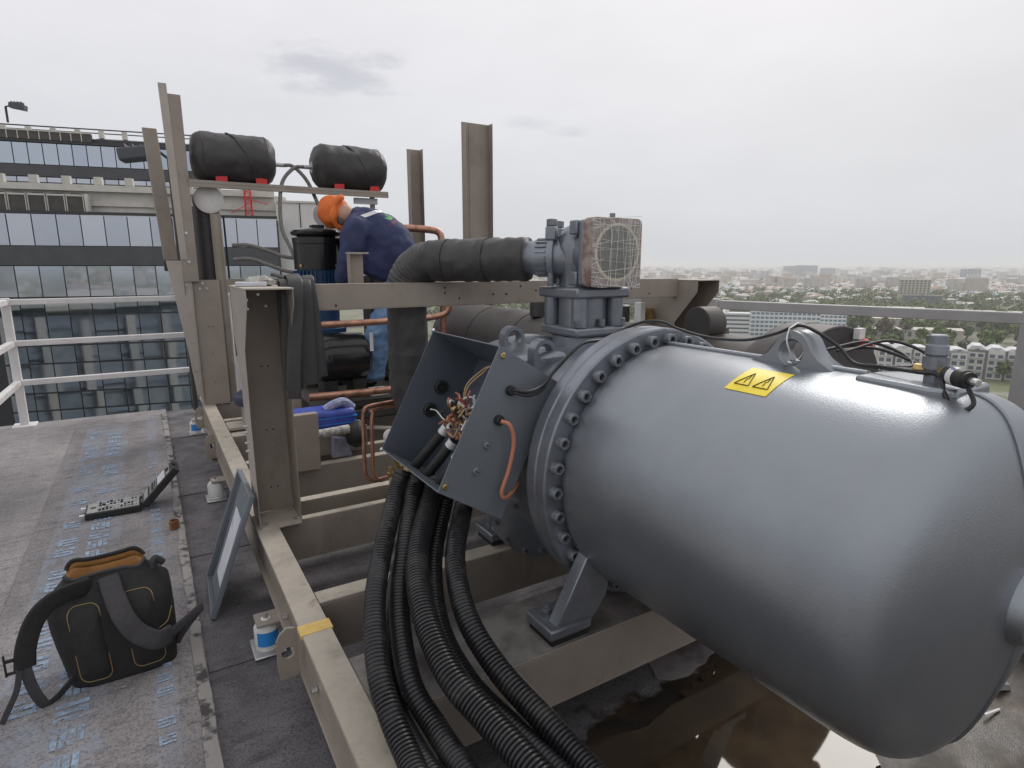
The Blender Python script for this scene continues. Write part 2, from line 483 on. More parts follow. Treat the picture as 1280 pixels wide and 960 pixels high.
# ------------------------------------------------------------------ the roof
def roof_material(name, base, dark, print_bands=(), mud=False):
    m = bpy.data.materials.new(name)
    m.use_nodes = True
    t = m.node_tree
    b = t.nodes['Principled BSDF']
    b.inputs['Roughness'].default_value = .85
    nn, ll = t.nodes.new, t.links.new
    co = nn('ShaderNodeTexCoord')
    def noise(scale, detail=6, rough=.6, st=None):
        n = nn('ShaderNodeTexNoise')
        n.inputs['Scale'].default_value = scale
        n.inputs['Detail'].default_value = detail
        n.inputs['Roughness'].default_value = rough
        if st:
            q = nn('ShaderNodeMapping')
            q.inputs['Scale'].default_value = st
            ll(co.outputs['Object'], q.inputs['Vector'])
            ll(q.outputs[0], n.inputs['Vector'])
        else:
            ll(co.outputs['Object'], n.inputs['Vector'])
        return n.outputs['Fac']
    def rng(x, a, c, lo=0.0, hi=1.0):
        r = nn('ShaderNodeMapRange')
        r.inputs['From Min'].default_value = a
        r.inputs['From Max'].default_value = c
        r.inputs['To Min'].default_value = lo
        r.inputs['To Max'].default_value = hi
        ll(x, r.inputs['Value'])
        return r.outputs[0]
    def mixc(f, A, B, mode='MIX'):
        x = nn('ShaderNodeMix')
        x.data_type = 'RGBA'
        x.blend_type = mode
        if isinstance(f, (int, float)): x.inputs['Factor'].default_value = f
        else: ll(f, x.inputs['Factor'])
        for s_, c in (('A', A), ('B', B)):
            if isinstance(c, tuple): x.inputs[s_].default_value = (*c, 1)
            else: ll(c, x.inputs[s_])
        return x.outputs['Result']
    def mul(x, y):
        q = nn('ShaderNodeMath')
        q.operation = 'MULTIPLY'
        for i, z in enumerate((x, y)):
            if isinstance(z, (int, float)): q.inputs[i].default_value = z
            else: ll(z, q.inputs[i])
        return q.outputs[0]
    c = mixc(rng(noise(1.1, 8, .65, (1.6, .8, 1)), .38, .66), base, dark)
    c = mixc(rng(noise(7, 8, .7, (.7, 2.4, 1)), .52, .72), c, tuple(x * .62 for x in dark))           # trodden dirt
    c = mixc(rng(noise(16, 6, .75, (.5, 1.6, 1)), .60, .72), c, tuple(min(1, x * 1.45) for x in base))  # chalky scuffs
    c = mixc(rng(noise(120, 3, .6), .47, .66, 0, .7), c, tuple(x * .42 for x in dark))
    c = mixc(rng(noise(190, 2, .6), .60, .72, 0, .6), c, tuple(min(1, x * 1.5) for x in base))                   # granules
    sp = nn('ShaderNodeSeparateXYZ')
    ll(co.outputs['Object'], sp.inputs[0])
    for (x0, x1, col, pitch, strength) in print_bands:
        inx = mul(rng(sp.outputs['X'], x0, x0 + .004), rng(sp.outputs['X'], x1, x1 - .004))
        br = nn('ShaderNodeTexBrick')                      # worn block lettering printed on the roll
        br.inputs['Scale'].default_value = 1
        br.inputs['Brick Width'].default_value = (x1 - x0) * .52
        br.inputs['Row Height'].default_value = pitch
        br.inputs['Mortar Size'].default_value = .018
        br.inputs['Color1'].default_value = (1, 1, 1, 1)
        br.inputs['Color2'].default_value = (.15, .15, .15, 1)
        br.inputs['Mortar'].default_value = (0, 0, 0, 1)
        ll(co.outputs['Object'], br.inputs['Vector'])
        wear = rng(noise(9, 6, .7), .36, .52)
        glyph = rng(noise(17, 2, .4, (1.2, 1.0, 1)), .44, .50)
        f = mul(mul(inx, br.outputs['Color']), mul(wear, glyph))
        c = mixc(mul(f, strength), c, col)
        haze_f = mul(inx, rng(noise(3.1, 5, .6), .45, .65))
        c = mixc(mul(haze_f, .30), c, tuple(min(1, q * 1.0) for q in col))
    rough_in = None
    if mud:
        wet = rng(noise(2.3, 7, .6), .46, .56)
        # damp patch under the pressure vessel, dirt carried in by the water
        dx = rng(sp.outputs['X'], .35, .62)
        dy = rng(sp.outputs['Y'], -1.2, -1.6)
        region = mul(dx, dy)
        ad = nn('ShaderNodeMath')
        ad.operation = 'ADD'
        ll(region, ad.inputs[0])
        ll(rng(noise(3.4, 8, .62), .3, .7, -.40, .40), ad.inputs[1])
        w = rng(ad.outputs[0], .30, .40)
        mudc = mixc(rng(noise(4, 7, .68), .44, .66), (.016, .012, .009), (.070, .042, .022))
        c = mixc(w, c, mudc)
        rr = mul(rng(w, 0, 1, .9, .55), rng(noise(6, 5, .6), .4, .6, .55, 1.0))
        ll(rr, b.inputs['Roughness'])
    ll(c, b.inputs['Base Color'])
    hb = nn('ShaderNodeMath')
    hb.operation = 'ADD'
    ll(rng(noise(330, 2, .6), .3, .7, 0, .35), hb.inputs[0])
    ll(rng(noise(9, 6, .7), .3, .7, 0, 1), hb.inputs[1])
    bp = nn('ShaderNodeBump')
    bp.inputs['Strength'].default_value = .45 if not mud else .25
    bp.inputs['Distance'].default_value = .006
    ll(hb.outputs[0], bp.inputs['Height'])
    ll(bp.outputs[0], b.inputs['Normal'])
    return m

RM_A = roof_material('membrane_pale', (.36, .342, .342), (.20, .19, .195))
RM_B = roof_material('membrane_printed', (.30, .284, .288), (.15, .142, .15), print_bands=((-.93, -.60, (.27, .35, .47), .15, .35), (-.46, -.385, (.27, .35, .47), .07, .5)))
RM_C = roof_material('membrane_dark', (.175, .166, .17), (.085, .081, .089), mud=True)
def grid_sheet(x0, x1, y0, y1, z, zb, nx, ny, amp, seed):
    rr = random.Random(seed)
    mb = MB()
    H = [[0.0] * (nx + 1) for _ in range(ny + 1)]
    ph = [(rr.uniform(.5, 3), rr.uniform(.5, 3), rr.uniform(0, 6)) for _ in range(6)]
    vs, fs = [], []
    for j in range(ny + 1):
        for i in range(nx + 1):
            x, y = x0 + (x1 - x0) * i / nx, y0 + (y1 - y0) * j / ny
            h = sum(math.sin(x * p * 2 + y * q * 1.7 + s) for p, q, s in ph) / 6 * amp
            vs.append((x, y, z + h))
    for j in range(ny):
        for i in range(nx):
            a = j * (nx + 1) + i
            fs.append((a, a + 1, a + nx + 2, a + nx + 1))
    o = len(vs)
    edge = [i for i in range(nx + 1)] + [j * (nx + 1) + nx for j in range(1, ny + 1)] + [ny * (nx + 1) + i for i in range(nx - 1, -1, -1)] + [j * (nx + 1) for j in range(ny - 1, 0, -1)]
    for e_ in edge: vs.append((vs[e_][0], vs[e_][1], zb))
    k = len(edge)
    for i in range(k): fs.append((edge[i], edge[(i + 1) % k], o + (i + 1) % k, o + i))
    return mb.add(vs, fs)
roof = grid_sheet(-1.8, -.285, -6, 4.40, -.006, -.3, 14, 60, .002, 1)
roof_o = solo(roof, 'roof', RM_A, 'pale grey membrane roof beside the machine', None, kind='structure')
s2 = grid_sheet(-1.02, -.30, -6, 3.92, .004, -.004, 10, 60, .002, 2)
sh = s2.build('membrane_sheet', RM_B, roof_o)
# worn blue block print on the roll: stencil-like marks in two columns
gmat = bpy.data.materials.new('worn_blue_print')
gmat.use_nodes = True
_t = gmat.node_tree
_b = _t.nodes['Principled BSDF']
_b.inputs['Base Color'].default_value = (.34, .44, .57, 1)
_b.inputs['Roughness'].default_value = .85
_co = _t.nodes.new('ShaderNodeTexCoord')
_nz = _t.nodes.new('ShaderNodeTexNoise')
_nz.inputs['Scale'].default_value = 26
_nz.inputs['Detail'].default_value = 7
_nz.inputs['Roughness'].default_value = .7
_t.links.new(_co.outputs['Object'], _nz.inputs['Vector'])
_mr = _t.nodes.new('ShaderNodeMapRange')
_mr.inputs['From Min'].default_value = .40
_mr.inputs['From Max'].default_value = .62
_mr.inputs['To Max'].default_value = .9
_t.links.new(_nz.outputs['Fac'], _mr.inputs['Value'])
_t.links.new(_mr.outputs[0], _b.inputs['Alpha'])
rgl = random.Random(17)
def glyph(cx, cy, w, h, kind):
    if rgl.random() < .3: return
    mb = MB()
    if kind == 0:                                       # half round mark cut by upright bars
        for k in range(4):
            x0 = cx - w / 2 + w * k / 4
            f = math.sqrt(max(0.1, 1 - ((k - .6) / 4) ** 2))
            mb.box(x0, x0 + w * .19, cy - h / 2 * f, cy + h / 2 * f, .0072, .0075)
    elif kind == 1:                                     # three bars on a stem
        mb.box(cx - w / 2, cx - w * .28, cy - h / 2, cy + h / 2, .0072, .0075)
        for k in range(3): mb.box(cx - w * .27, cx + w / 2, cy - h / 2 + h * .38 * k, cy - h / 2 + h * .38 * k + h * .22, .0072, .0075)
    else:
        for k in range(3): mb.box(cx - w / 2, cx + w / 2, cy - h / 2 + h * .38 * k, cy - h / 2 + h * .38 * k + h * .24, .0072, .0075)
        mb.box(cx + w * .3, cx + w / 2 + .001, cy - h / 2, cy - h * .1, .0073, .0076)
    mb.build('printed_mark', gmat, sh, smooth=False)
for k in range(38):
    y_ = -1.3 + k * .132
    glyph(-.845 + rgl.uniform(-.004, .004), y_, .085, .095, 1 + k % 2)
    glyph(-.70 + rgl.uniform(-.004, .004), y_ + .03, .095, .10, 0 if k % 3 else 2)
for k in range(44):
    glyph(-.425, -1.3 + k * .085, .05, .045, (1, 2, 2)[k % 3])
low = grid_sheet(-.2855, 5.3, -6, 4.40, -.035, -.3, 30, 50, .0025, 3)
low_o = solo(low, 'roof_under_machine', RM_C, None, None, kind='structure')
# bitumen edge strip along the step
rr = random.Random(5)
st = MB()
pts = [(b_, -.325 + rr.uniform(-.006, .006), -.287 + rr.uniform(-.004, .004)) for b_ in np.arange(-5.9, 4.3, .12)]
vs = [(x0, b_, .0075 + rr.uniform(0, .003)) for b_, x0, x1 in pts] + [(x1, b_, .004) for b_, x0, x1 in pts] + [(x1, b_, -.06) for b_, x0, x1 in pts]
n_ = len(pts)
st.add(vs, [(i, i + 1, n_ + i + 1, n_ + i) for i in range(n_ - 1)] + [(n_ + i, n_ + i + 1, 2 * n_ + i + 1, 2 * n_ + i) for i in range(n_ - 1)])
st.build('edge_strip', material('tar_streaked_strip', (.27, .255, .245), .8, col2=(.05, .047, .045), scale=11, lo=.5, hi=.6, bump=.4, bscale=50), roof_o)
# seams pressed into the lower sheet
for k, b_ in enumerate((-.45, .62, 1.62, 3.2)):
    g = MB()
    g.box(-.28, 5.2, b_, b_ + .08, -.0335, -.0305)
    g.build('lap_seam', RM_C, low_o)

def blob(cx, cy, rx, ry, n, rough, seed, rot=0.0):
    q = random.Random(seed)
    out = []
    ph = [(k, q.uniform(0, 6.28), q.uniform(.3, 1) / k ** .8) for k in range(2, 14)]
    for i in range(n):
        a = 2 * math.pi * i / n
        r = 1 + rough * sum(w * math.sin(k * a + p) for k, p, w in ph)
        x, y = rx * r * math.cos(a), ry * r * math.sin(a)
        out.append((cx + x * math.cos(rot) - y * math.sin(rot), cy + x * math.sin(rot) + y * math.cos(rot)))
    return out
# shallow puddle standing under the tank
q = random.Random(11)
ctl_ = [(.56, -1.50), (.72, -1.47), (.86, -1.50), (.98, -1.53), (1.10, -1.50), (1.22, -1.46), (1.36, -1.44), (1.6, -1.38), (2.0, -1.3), (2.3, -1.5), (2.3, -1.9), (2.15, -2.02), (1.96, -2.06), (1.80, -2.03), (1.68, -2.0), (1.60, -1.97), (1.50, -1.97), (1.45, -2.02), (1.35, -2.06), (1.2, -2.10), (.9, -2.2), (.60, -2.2)]
cl = [(v.x, v.y) for v in catmull([(x, y, 0) for x, y in ctl_ + ctl_[:1]], 10)[:-1]]
pp, off_, fine_ = [], 0.0, 420
pcx, pcy = 1.40, -1.74
for k in range(fine_):
    an = 2 * math.pi * k / fine_
    dx, dy = math.cos(an), math.sin(an)
    best = 0
    for i in range(len(cl)):
        (x1, y1), (x2, y2) = cl[i], cl[(i + 1) % len(cl)]
        den = dx * (y2 - y1) - dy * (x2 - x1)
        if abs(den) < 1e-12: continue
        tt = ((x1 - pcx) * (y2 - y1) - (y1 - pcy) * (x2 - x1)) / den
        uu = ((x1 - pcx) * dy - (y1 - pcy) * dx) / den
        if tt > 0 and -1e-6 <= uu <= 1 + 1e-6: best = tt if best == 0 else min(best, tt)
    off_ = off_ * .9 + q.uniform(-.006, .006)
    r_ = best * (1 + .04 * math.sin(k * .37) * math.sin(k * .11)) + off_
    pp.append((pcx + dx * r_, pcy + dy * r_))
pu = MB()
_n = len(pp)
pu.add([(pcx, pcy, -.0262)] + [(x, y, -.0262) for x, y in pp] + [(x, y, -.036) for x, y in pp], [(0, 1 + i, 1 + (i + 1) % _n) for i in range(_n)] + [(1 + i, 1 + _n + i, 1 + _n + (i + 1) % _n, 1 + (i + 1) % _n) for i in range(_n)])
wm = material('muddy_water', (.050, .037, .025), .035, col2=(.100, .068, .038), scale=3, bump=.006, bscale=5, spec=.5)
wm.node_tree.nodes['Principled BSDF'].inputs['IOR'].default_value = 1.5
solo(pu, 'puddle', wm, None, None, smooth=False, kind='structure')
# splash of white mortar on the roof
for i, (a_, b_, rx, ry, rot) in enumerate(((-.115, -1.13, .055, .016, .9), (-.07, -1.22, .022, .009, .6))):
    s_ = MB().prism([(x, y, -.0325) for x, y in blob(a_, b_, rx, ry, 40, .25, 20 + i, rot)], (0, 0, .005))
    solo(s_, 'mortar_splash', material('mortar_white', (.52, .51, .50), .9, col2=(.36, .35, .34), scale=30), ['long white mortar splash on dark roof left of the near rail', 'small white mortar fleck beside the longer splash'][i], 'splash', 'mortar splashes', smooth=False)
# pale dry concrete patch
s_ = MB().prism([(x, y, -.0335) for x, y in blob(1.36, -1.30, .20, .10, 60, .16, 31, .2)], (0, 0, .002))
tag(s_.build('dried_patch', material('dried_cement', (.21, .198, .19), .9, col2=(.12, .113, .11), scale=9, lo=.45, hi=.6), low_o, smooth=False), None)

# ------------------------------------------------------------------ our own tower below the roof
tower = thing('office_tower', 'our own beige columned tower that carries the roof', 'building', 1.7, 4.5, -58)
MT['wallstone'] = material('beige_stone_cladding', (.46, .44, .41), .7, col2=(.40, .38, .35), scale=2)
MT['mullion_own'] = material('blue_grey_spandrel', (.26, .29, .33), .4)
MT['darkglass'] = material('dark_glazing', (.24, .27, .30), .15, 0, col2=(.32, .34, .36), scale=.8)
MB().box(-1.5, 5.2, -5.8, 4.25, -58, -.32).build('core_wall', 'darkglass', tower, smooth=False)
for a_ in np.arange(-1.6, 5.4, 2.25):
    MB().box(a_ - .32, a_ + .32, 4.25, 4.7, -58, -.9).build('column', 'wallstone', tower, smooth=False)
for b_ in np.arange(-5.4, 4.2, 2.3):
    MB().box(-1.95, -1.5, b_ - .32, b_ + .32, -58, -.9).build('column', 'wallstone', tower, smooth=False)
for z_ in np.arange(-56, -2, 3.4):
    MB().box(-1.75, 5.35, 4.26, 4.42, z_, z_ + .7).build('spandrel', 'wallstone', tower, smooth=False)
    MB().box(-1.72, -1.51, -5.7, 4.25, z_, z_ + .7).build('spandrel', 'wallstone', tower, smooth=False)
wing = wthing('tower_wing', 'lower wing of our own tower out of sight to the left', 'building', (-24, -4, -58))
MB().box(-15, 15, -8, 8, 0, 55).build('wing_wall', 'darkglass', wing, smooth=False)
for x_ in np.arange(-13.5, 15, 3.9):
    MB().box(x_ - .42, x_ + .42, 8.01, 9.0, 0, 54).build('column', 'wallstone', wing, smooth=False)
for z_ in np.arange(1.5, 54, 3.4):
    MB().box(-15, 15, 8.02, 8.3, z_, z_ + .6).build('spandrel', MT['mullion_own'], wing, smooth=False)
MB().box(-15.4, 15.4, -8.3, 9.2, 55.01, 55.6).build('wing_roof', 'wallstone', wing, smooth=False)
MB().box(-1.97, 5.5, -6.1, 4.72, -.9, -.301).build('roof_slab', 'wallstone', tower, smooth=False)

# ------------------------------------------------------------------ neighbouring glass office building
AL = R(71)
EB = Vector((math.sin(AL), math.cos(AL), 0))
NB = Vector((-math.cos(AL), math.sin(AL), 0))          # away from us
def G(s, dd, z): return EB * s + NB * dd + Vector((0, 0, z))
glassb = wthing('glass_office_building', 'long blue glass office building with set back upper storeys behind the left railing', 'building', G(-12, 45, -58), math.atan2(EB.y, EB.x))
OFF[glassb.name] = {'off': (-12, 45, -58)}             # local axes: s along the facade, d behind it
def glassmat(name, col, r=.03):
    m = material(name, col, r, 1.0)
    return m
GL = [glassmat('blue_mirror_glass', (.44, .48, .54)), glassmat('pale_mirror_glass', (.48, .50, .54)), glassmat('deep_mirror_glass', (.36, .42, .48))]
MT['mullion'] = material('dark_mullion', (.035, .037, .042), .4)
MT['spandrel'] = material('charcoal_spandrel', (.075, .077, .087), .35, col2=(.06, .062, .07), scale=1)
MT['cream'] = material('cream_render', (.62, .60, .55), .8, col2=(.54, .52, .48), scale=1.5)
MT['louvre'] = material('brown_louvre', (.085, .075, .07), .6, col2=(.06, .053, .05), scale=2)
MB().box(-60, -1.45, 45.25, 62, -58, 4.45).build('main_block', 'mullion', glassb, smooth=False)
PW = 1.272
S_R = -1.5
panes = {}
def pane(w, h, gi):
    k = (round(w, 2), round(h, 2), gi)
    if k not in panes:
        mb = MB().box(-w / 2, w / 2, -.03, .03, -h / 2, h / 2)
        panes[k] = mb.mesh('glass_panel', GL[gi], smooth=False)
    return panes[k]
rg = random.Random(3)
GL += [glassmat('blue_mirror_glass_b', (.40, .45, .52), .06), glassmat('pale_mirror_glass_b', (.43, .455, .50), .05), glassmat('deep_mirror_glass_b', (.42, .46, .50), .04)]
def glaze(s0, s1, dd, z0, z1, gi, n, parent=glassb, name='glass_panel', gap=.06, tilt=.45):
    w = (s1 - s0) / n
    for i in range(n):
        o = bpy.data.objects.new(name, pane(w - gap, z1 - z0 - gap, gi + (3 if rg.random() < .4 else 0)))
        COL.objects.link(o)
        o.parent = parent
        off = OFF[parent.name]['off']
        o.location = (s0 + w * (i + .5) - off[0], dd - off[1], (z0 + z1) / 2 - off[2])
        o.rotation_euler = (R(rg.uniform(-tilt, tilt)), 0, R(rg.uniform(-tilt, tilt)))
def spand(s0, s1, d0, d1, z0, z1, mat='spandrel', name='spandrel_band'):
    return MB().box(s0, s1, d0, d1, z0, z1).build(name, mat, glassb, smooth=False)
NCOL = 13
SL = S_R - NCOL * PW
glaze(SL, S_R, 45.2, 2.62, 4.55, 1, NCOL)
spand(SL - 40, S_R, 45.1, 45.25, 1.45, 2.60)
rows = [(-.52, 1.42, 0), (-1.62, -.56, 2), (-3.55, -1.66, 0), (-4.7, -3.6, 2), (-6.6, -4.75, 0), (-7.75, -6.65, 2), (-9.7, -7.8, 0), (-10.8, -9.75, 2), (-12.8, -10.85, 0)]
for z0, z1, gi in rows:
    glaze(SL, S_R, 45.2, z0, z1, gi, NCOL)
spand(SL - .2, S_R + .05, 45.05, 45.4, 4.56, 4.72, 'mullion', 'parapet_cap')
# terrace storey
spand(-19, -1.6, 47.4, 48.0, 4.45, 6.15, 'cream', 'terrace_wall')
spand(-19, -1.6, 47.0, 47.4, 6.15, 6.55, 'cream', 'terrace_beam')
spand(-19, -1.6, 47.25, 47.38, 5.25, 5.45, 'cream', 'terrace_rail')
for i, s_ in enumerate(np.arange(-17.7, -2, 1.75)):
    spand(s_, s_ + .45, 47.0, 47.39, 6.56, 7.05, 'cream', 'terrace_pier')
for s_ in (-6.6, -10.7 + 1.6):
    spand(s_, s_ + .55, 46.9, 47.24, 4.45, 6.14, 'cream', 'terrace_post')
for i in range(5):
    x0 = -18.0 + i * 1.02
    f_ = spand(x0, x0 + .96, 46.4, 46.98, 4.82, 5.78, 'louvre', 'cooling_unit')
    for sx in (x0, x0 + .91):
        MB().box(sx, sx + .05, 46.34, 46.395, 4.8, 5.8).build('unit_frame', 'cream', f_, smooth=False)
    MB().box(x0, x0 + .96, 46.34, 46.395, 5.74, 5.85).build('unit_frame', 'cream', f_, smooth=False)
    MB().cyl((x0 + .48, 46.7, 5.78), (x0 + .48, 46.7, 5.92), .3).build('fan', 'mullion', f_)
spand(-12.9, -12.75, 46.3, 46.98, 4.75, 5.9, 'cream', 'unit_frame_end')
# upper storeys, set back
MB().box(-60, -6.9, 52.3, 62, 4.5, 10.25).build('upper_block', 'mullion', glassb, smooth=False)
UC = 14
US = -7.0 - UC * .875
glaze(US, -7.0, 52.2, 8.33, 9.78, 0, UC, tilt=.15)
spand(US - 40, -6.95, 52.1, 52.28, 7.55, 8.30, 'spandrel', 'upper_spandrel')
glaze(US, -7.0, 52.2, 7.14, 7.52, 1, UC, tilt=.15)
spand(US - 40, -6.95, 52.0, 52.29, 6.95, 7.12, 'mullion', 'upper_sill')
spand(US - 40, -6.95, 52.0, 52.29, 9.80, 9.95, 'mullion', 'upper_sill')
for i in range(9):
    x0 = -19.1 + i * .62
    u = spand(x0, x0 + .57, 51.95, 52.28, 9.97, 10.52, 'louvre', 'roof_unit')
    MB().box(x0 - .03, x0 + .02, 51.9, 51.945, 9.96, 10.56).build('unit_frame', 'cream', u, smooth=False)
    MB().box(x0, x0 + .57, 51.9, 51.945, 10.5, 10.58).build('unit_frame', 'cream', u, smooth=False)
spand(-13.4, -6.95, 52.6, 53, 9.96, 10.35, 'cream', 'roof_beam')
for i in range(9):
    s_ = -19 + i * 1.45
    spand(s_, s_ + .3, 52.4, 52.7, 10.36 if s_ > -13.5 else 10.2, 10.86, 'cream', 'roof_pier')
MB().bar((-21, 52.5, 10.93), (-6.9, 52.5, 10.93), .12, .07).build('roof_rail', 'mullion', glassb, smooth=False)
MB().bar((-21, 52.9, 10.75), (-6.9, 52.9, 10.75), .10, .06).build('roof_rail', 'mullion', glassb, smooth=False)
# white plant block at the right end
wb = wthing('white_plant_block', 'plain white wall block beyond the black motor', 'building', G(0, 48, -58), math.atan2(EB.y, EB.x))
OFF[wb.name] = {'off': (0, 48, -58)}
MB().box(-1.45, 1.6, 46.5, 52, -58, 5.75).build('wall', material('white_render', (.66, .65, .64), .8, col2=(.60, .59, .58), scale=.6), wb, smooth=False)
MB().box(-1.5, 1.65, 46.4, 52.1, 5.76, 5.9).build('coping', 'cream', wb, smooth=False)
MB().box(.02, .08, 46.45, 46.49, -10, 5.74).build('panel_joint', 'mullion', wb, smooth=False)
# round light tower with a red mast on the terrace
rt = wthing('round_stair_tower', 'rounded white tower beside the red mast under the shelf beam', 'building', G(-2.5, 58, -58), math.atan2(EB.y, EB.x))
MB().lathe((0, 0, 0), (0, 0, 1), [(0, 1.5), (65.2, 1.5)], 24).build('shaft', 'cream', rt)
mast = wthing('red_lattice_mast', 'small red lattice mast standing on the glass building terrace', 'mast', G(-3.3, 46.6, 4.72), math.atan2(EB.y, EB.x))
for sx in (-.22, .22):
    for sy in (-.22, .22):
        MB().bar((sx, sy, 0), (sx * .8, sy * .8, 1.9), .06, .06).build('mast_leg', 'red', mast)
for k in range(5):
    z_ = .1 + k * .36
    MB().bar((-.22, -.22, z_), (.22, -.22, z_ + .3), .04, .04).build('mast_brace', 'red', mast)
    MB().bar((.22, .22, z_), (-.22, .22, z_ + .3), .04, .04).build('mast_brace', 'red', mast)
MB().bar((-1.1, -.2, .25), (.3, -.2, 1.0), .05, .05).build('mast_stay', 'red', mast)
MB().bar((-.3, -.2, 1.2), (1.3, -.2, .9), .05, .05).build('mast_stay', 'red', mast)

def floodlight(loc, rz, label, s=1.0, pole=1.2):
    fl = wthing('floodlight', label, 'floodlight', loc, rz, 'roof floodlights')
    MB().cyl((0, 0, 0), (0, 0, pole), .05 * s, n=10).build('pole', 'darksteel', fl)
    MB().bar((0, 0, pole), (.28 * s, 0, pole + .12), .06 * s, .05 * s).build('arm', 'darksteel', fl)
    hd = MB().obox((.52 * s, 0, pole + .04), (1, 0, -.16), (0, 1, 0), (.16, 0, 1), .32 * s, .2 * s, .12 * s).build('lamp_head', material('floodlight_grey', (.07, .075, .09), .4), fl, bevel=.02)
    for k in range(4):
        MB().obox((.32 * s + k * .13 * s, 0, pole + .185 * s), (1, 0, -.16), (0, 1, 0), (.16, 0, 1), .012 * s, .19 * s, .05 * s).build('cooling_fin', 'mullion', hd)
    return fl
# mast positions found from the roof edge of the glass building
def ray_at(x, y, dist):
    f_, P_ = 745., R(11.35)
    a_, b_ = (x - 640) / f_, -(y - 480) / f_
    v = Vector((a_, math.cos(P_) + b_ * math.sin(P_), -math.sin(P_) + b_ * math.cos(P_)))
    return Vector((0, 0, CAM_H)) + v * (dist / v.y)
_p = ray_at(10, 153, 49.5)
floodlight(_p, 0.25, 'small grey floodlight on a pole above the glass building roof', 1.6, 1.15)
_q = ray_at(212, 200, 6.1)
floodlight((_q.x, _q.y, 0), math.pi + .35, 'boxy grey floodlight on an arm in front of the upper glass windows', .50, _q.z)
# ------------------------------------------------------------------ the city far below
GZ = -58.0
def attr_mesh(name, V, Fc, C, mat, smooth=False):
    """V (n,3), Fc list of quads, C colour per face"""
    me = bpy.data.meshes.new(name)
    V = np.asarray(V, dtype=np.float32)
    Fc = np.asarray(Fc, dtype=np.int32)
    k = Fc.shape[1]
    me.vertices.add(len(V))
    me.vertices.foreach_set('co', V.ravel())
    me.loops.add(Fc.size)
    me.loops.foreach_set('vertex_index', Fc.ravel())
    me.polygons.add(len(Fc))
    me.polygons.foreach_set('loop_start', np.arange(0, Fc.size, k, dtype=np.int32))
    me.polygons.foreach_set('loop_total', np.full(len(Fc), k, dtype=np.int32))
    me.update(calc_edges=True)
    if C is not None:
        ca = me.color_attributes.new('tint', 'FLOAT_COLOR', 'CORNER')
        cc = np.ones((len(Fc), k, 4), dtype=np.float32)
        cc[:, :, :3] = np.asarray(C, dtype=np.float32)[:, None, :]
        ca.data.foreach_set('color', cc.ravel())
    me.materials.append(mat)
    return me
MT['tint'] = material('house_paints', (.5, .5, .5), .8, attr='tint', col2=(.82, .82, .82), scale=.15)
gm = bpy.data.materials.new('city_ground')
gm.use_nodes = True
t_ = gm.node_tree
b_ = t_.nodes['Principled BSDF']
b_.inputs['Roughness'].default_value = .95
co_ = t_.nodes.new('ShaderNodeTexCoord')
def gn(scale, det=8, rough=.62):
    n = t_.nodes.new('ShaderNodeTexNoise')
    n.inputs['Scale'].default_value = scale
    n.inputs['Detail'].default_value = det
    n.inputs['Roughness'].default_value = rough
    t_.links.new(co_.outputs['Object'], n.inputs['Vector'])
    return n.outputs['Fac']
def gr(x, a, c):
    r = t_.nodes.new('ShaderNodeMapRange')
    r.inputs['From Min'].default_value = a
    r.inputs['From Max'].default_value = c
    t_.links.new(x, r.inputs['Value'])
    return r.outputs[0]
def gx(f, A, B):
    x = t_.nodes.new('ShaderNodeMix')
    x.data_type = 'RGBA'
    t_.links.new(f, x.inputs['Factor'])
    for s_, c in (('A', A), ('B', B)):
        if isinstance(c, tuple): x.inputs[s_].default_value = (*c, 1)
        else: t_.links.new(c, x.inputs[s_])
    return x.outputs['Result']
c_ = gx(gr(gn(.009), .42, .60), (.12, .16, .06), (.19, .18, .13))
c_ = gx(gr(gn(.05), .55, .68), c_, (.30, .28, .25))
c_ = gx(gr(gn(.02, 6), .58, .66), c_, (.06, .075, .035))
t_.links.new(c_, b_.inputs['Base Color'])
gd = MB()
gd.lathe((0, 0, GZ - .02), (0, 0, 1), [(0, 24000), (.02, 24000)], 96)
go = gd.build('ground', gm, smooth=False)
tag(go, kind='structure')

rc = random.Random(21)
WALLS = [(.62, .60, .56), (.55, .53, .50), (.66, .65, .63), (.50, .45, .39), (.58, .52, .44), (.45, .44, .43)]
ROOFS = [(.52, .51, .50), (.60, .59, .58), (.42, .40, .39), (.36, .22, .18), (.40, .27, .22), (.34, .33, .34), (.30, .36, .42), (.55, .45, .40)]
def house_geo(w, l, h, rh):
    V = [(-w / 2, -l / 2, 0), (w / 2, -l / 2, 0), (w / 2, l / 2, 0), (-w / 2, l / 2, 0)]
    V += [(x, y, h) for x, y, _ in V]
    e = .5
    yr = l / 2 - w * .3 if rh else l / 2
    xr = .15 if rh else w / 2
    V += [(-w / 2 - e, -l / 2 - e, h), (w / 2 + e, -l / 2 - e, h), (w / 2 + e, l / 2 + e, h), (-w / 2 - e, l / 2 + e, h)]
    V += [(-xr, -yr, h + rh + .3), (xr, -yr, h + rh + .3), (xr, yr, h + rh + .3), (-xr, yr, h + rh + .3)]
    Fs = [(0, 1, 5, 4), (1, 2, 6, 5), (2, 3, 7, 6), (3, 0, 4, 7), (8, 9, 13, 12), (9, 10, 14, 13), (10, 11, 15, 14), (11, 8, 12, 15), (12, 13, 14, 15)]
    return V, Fs
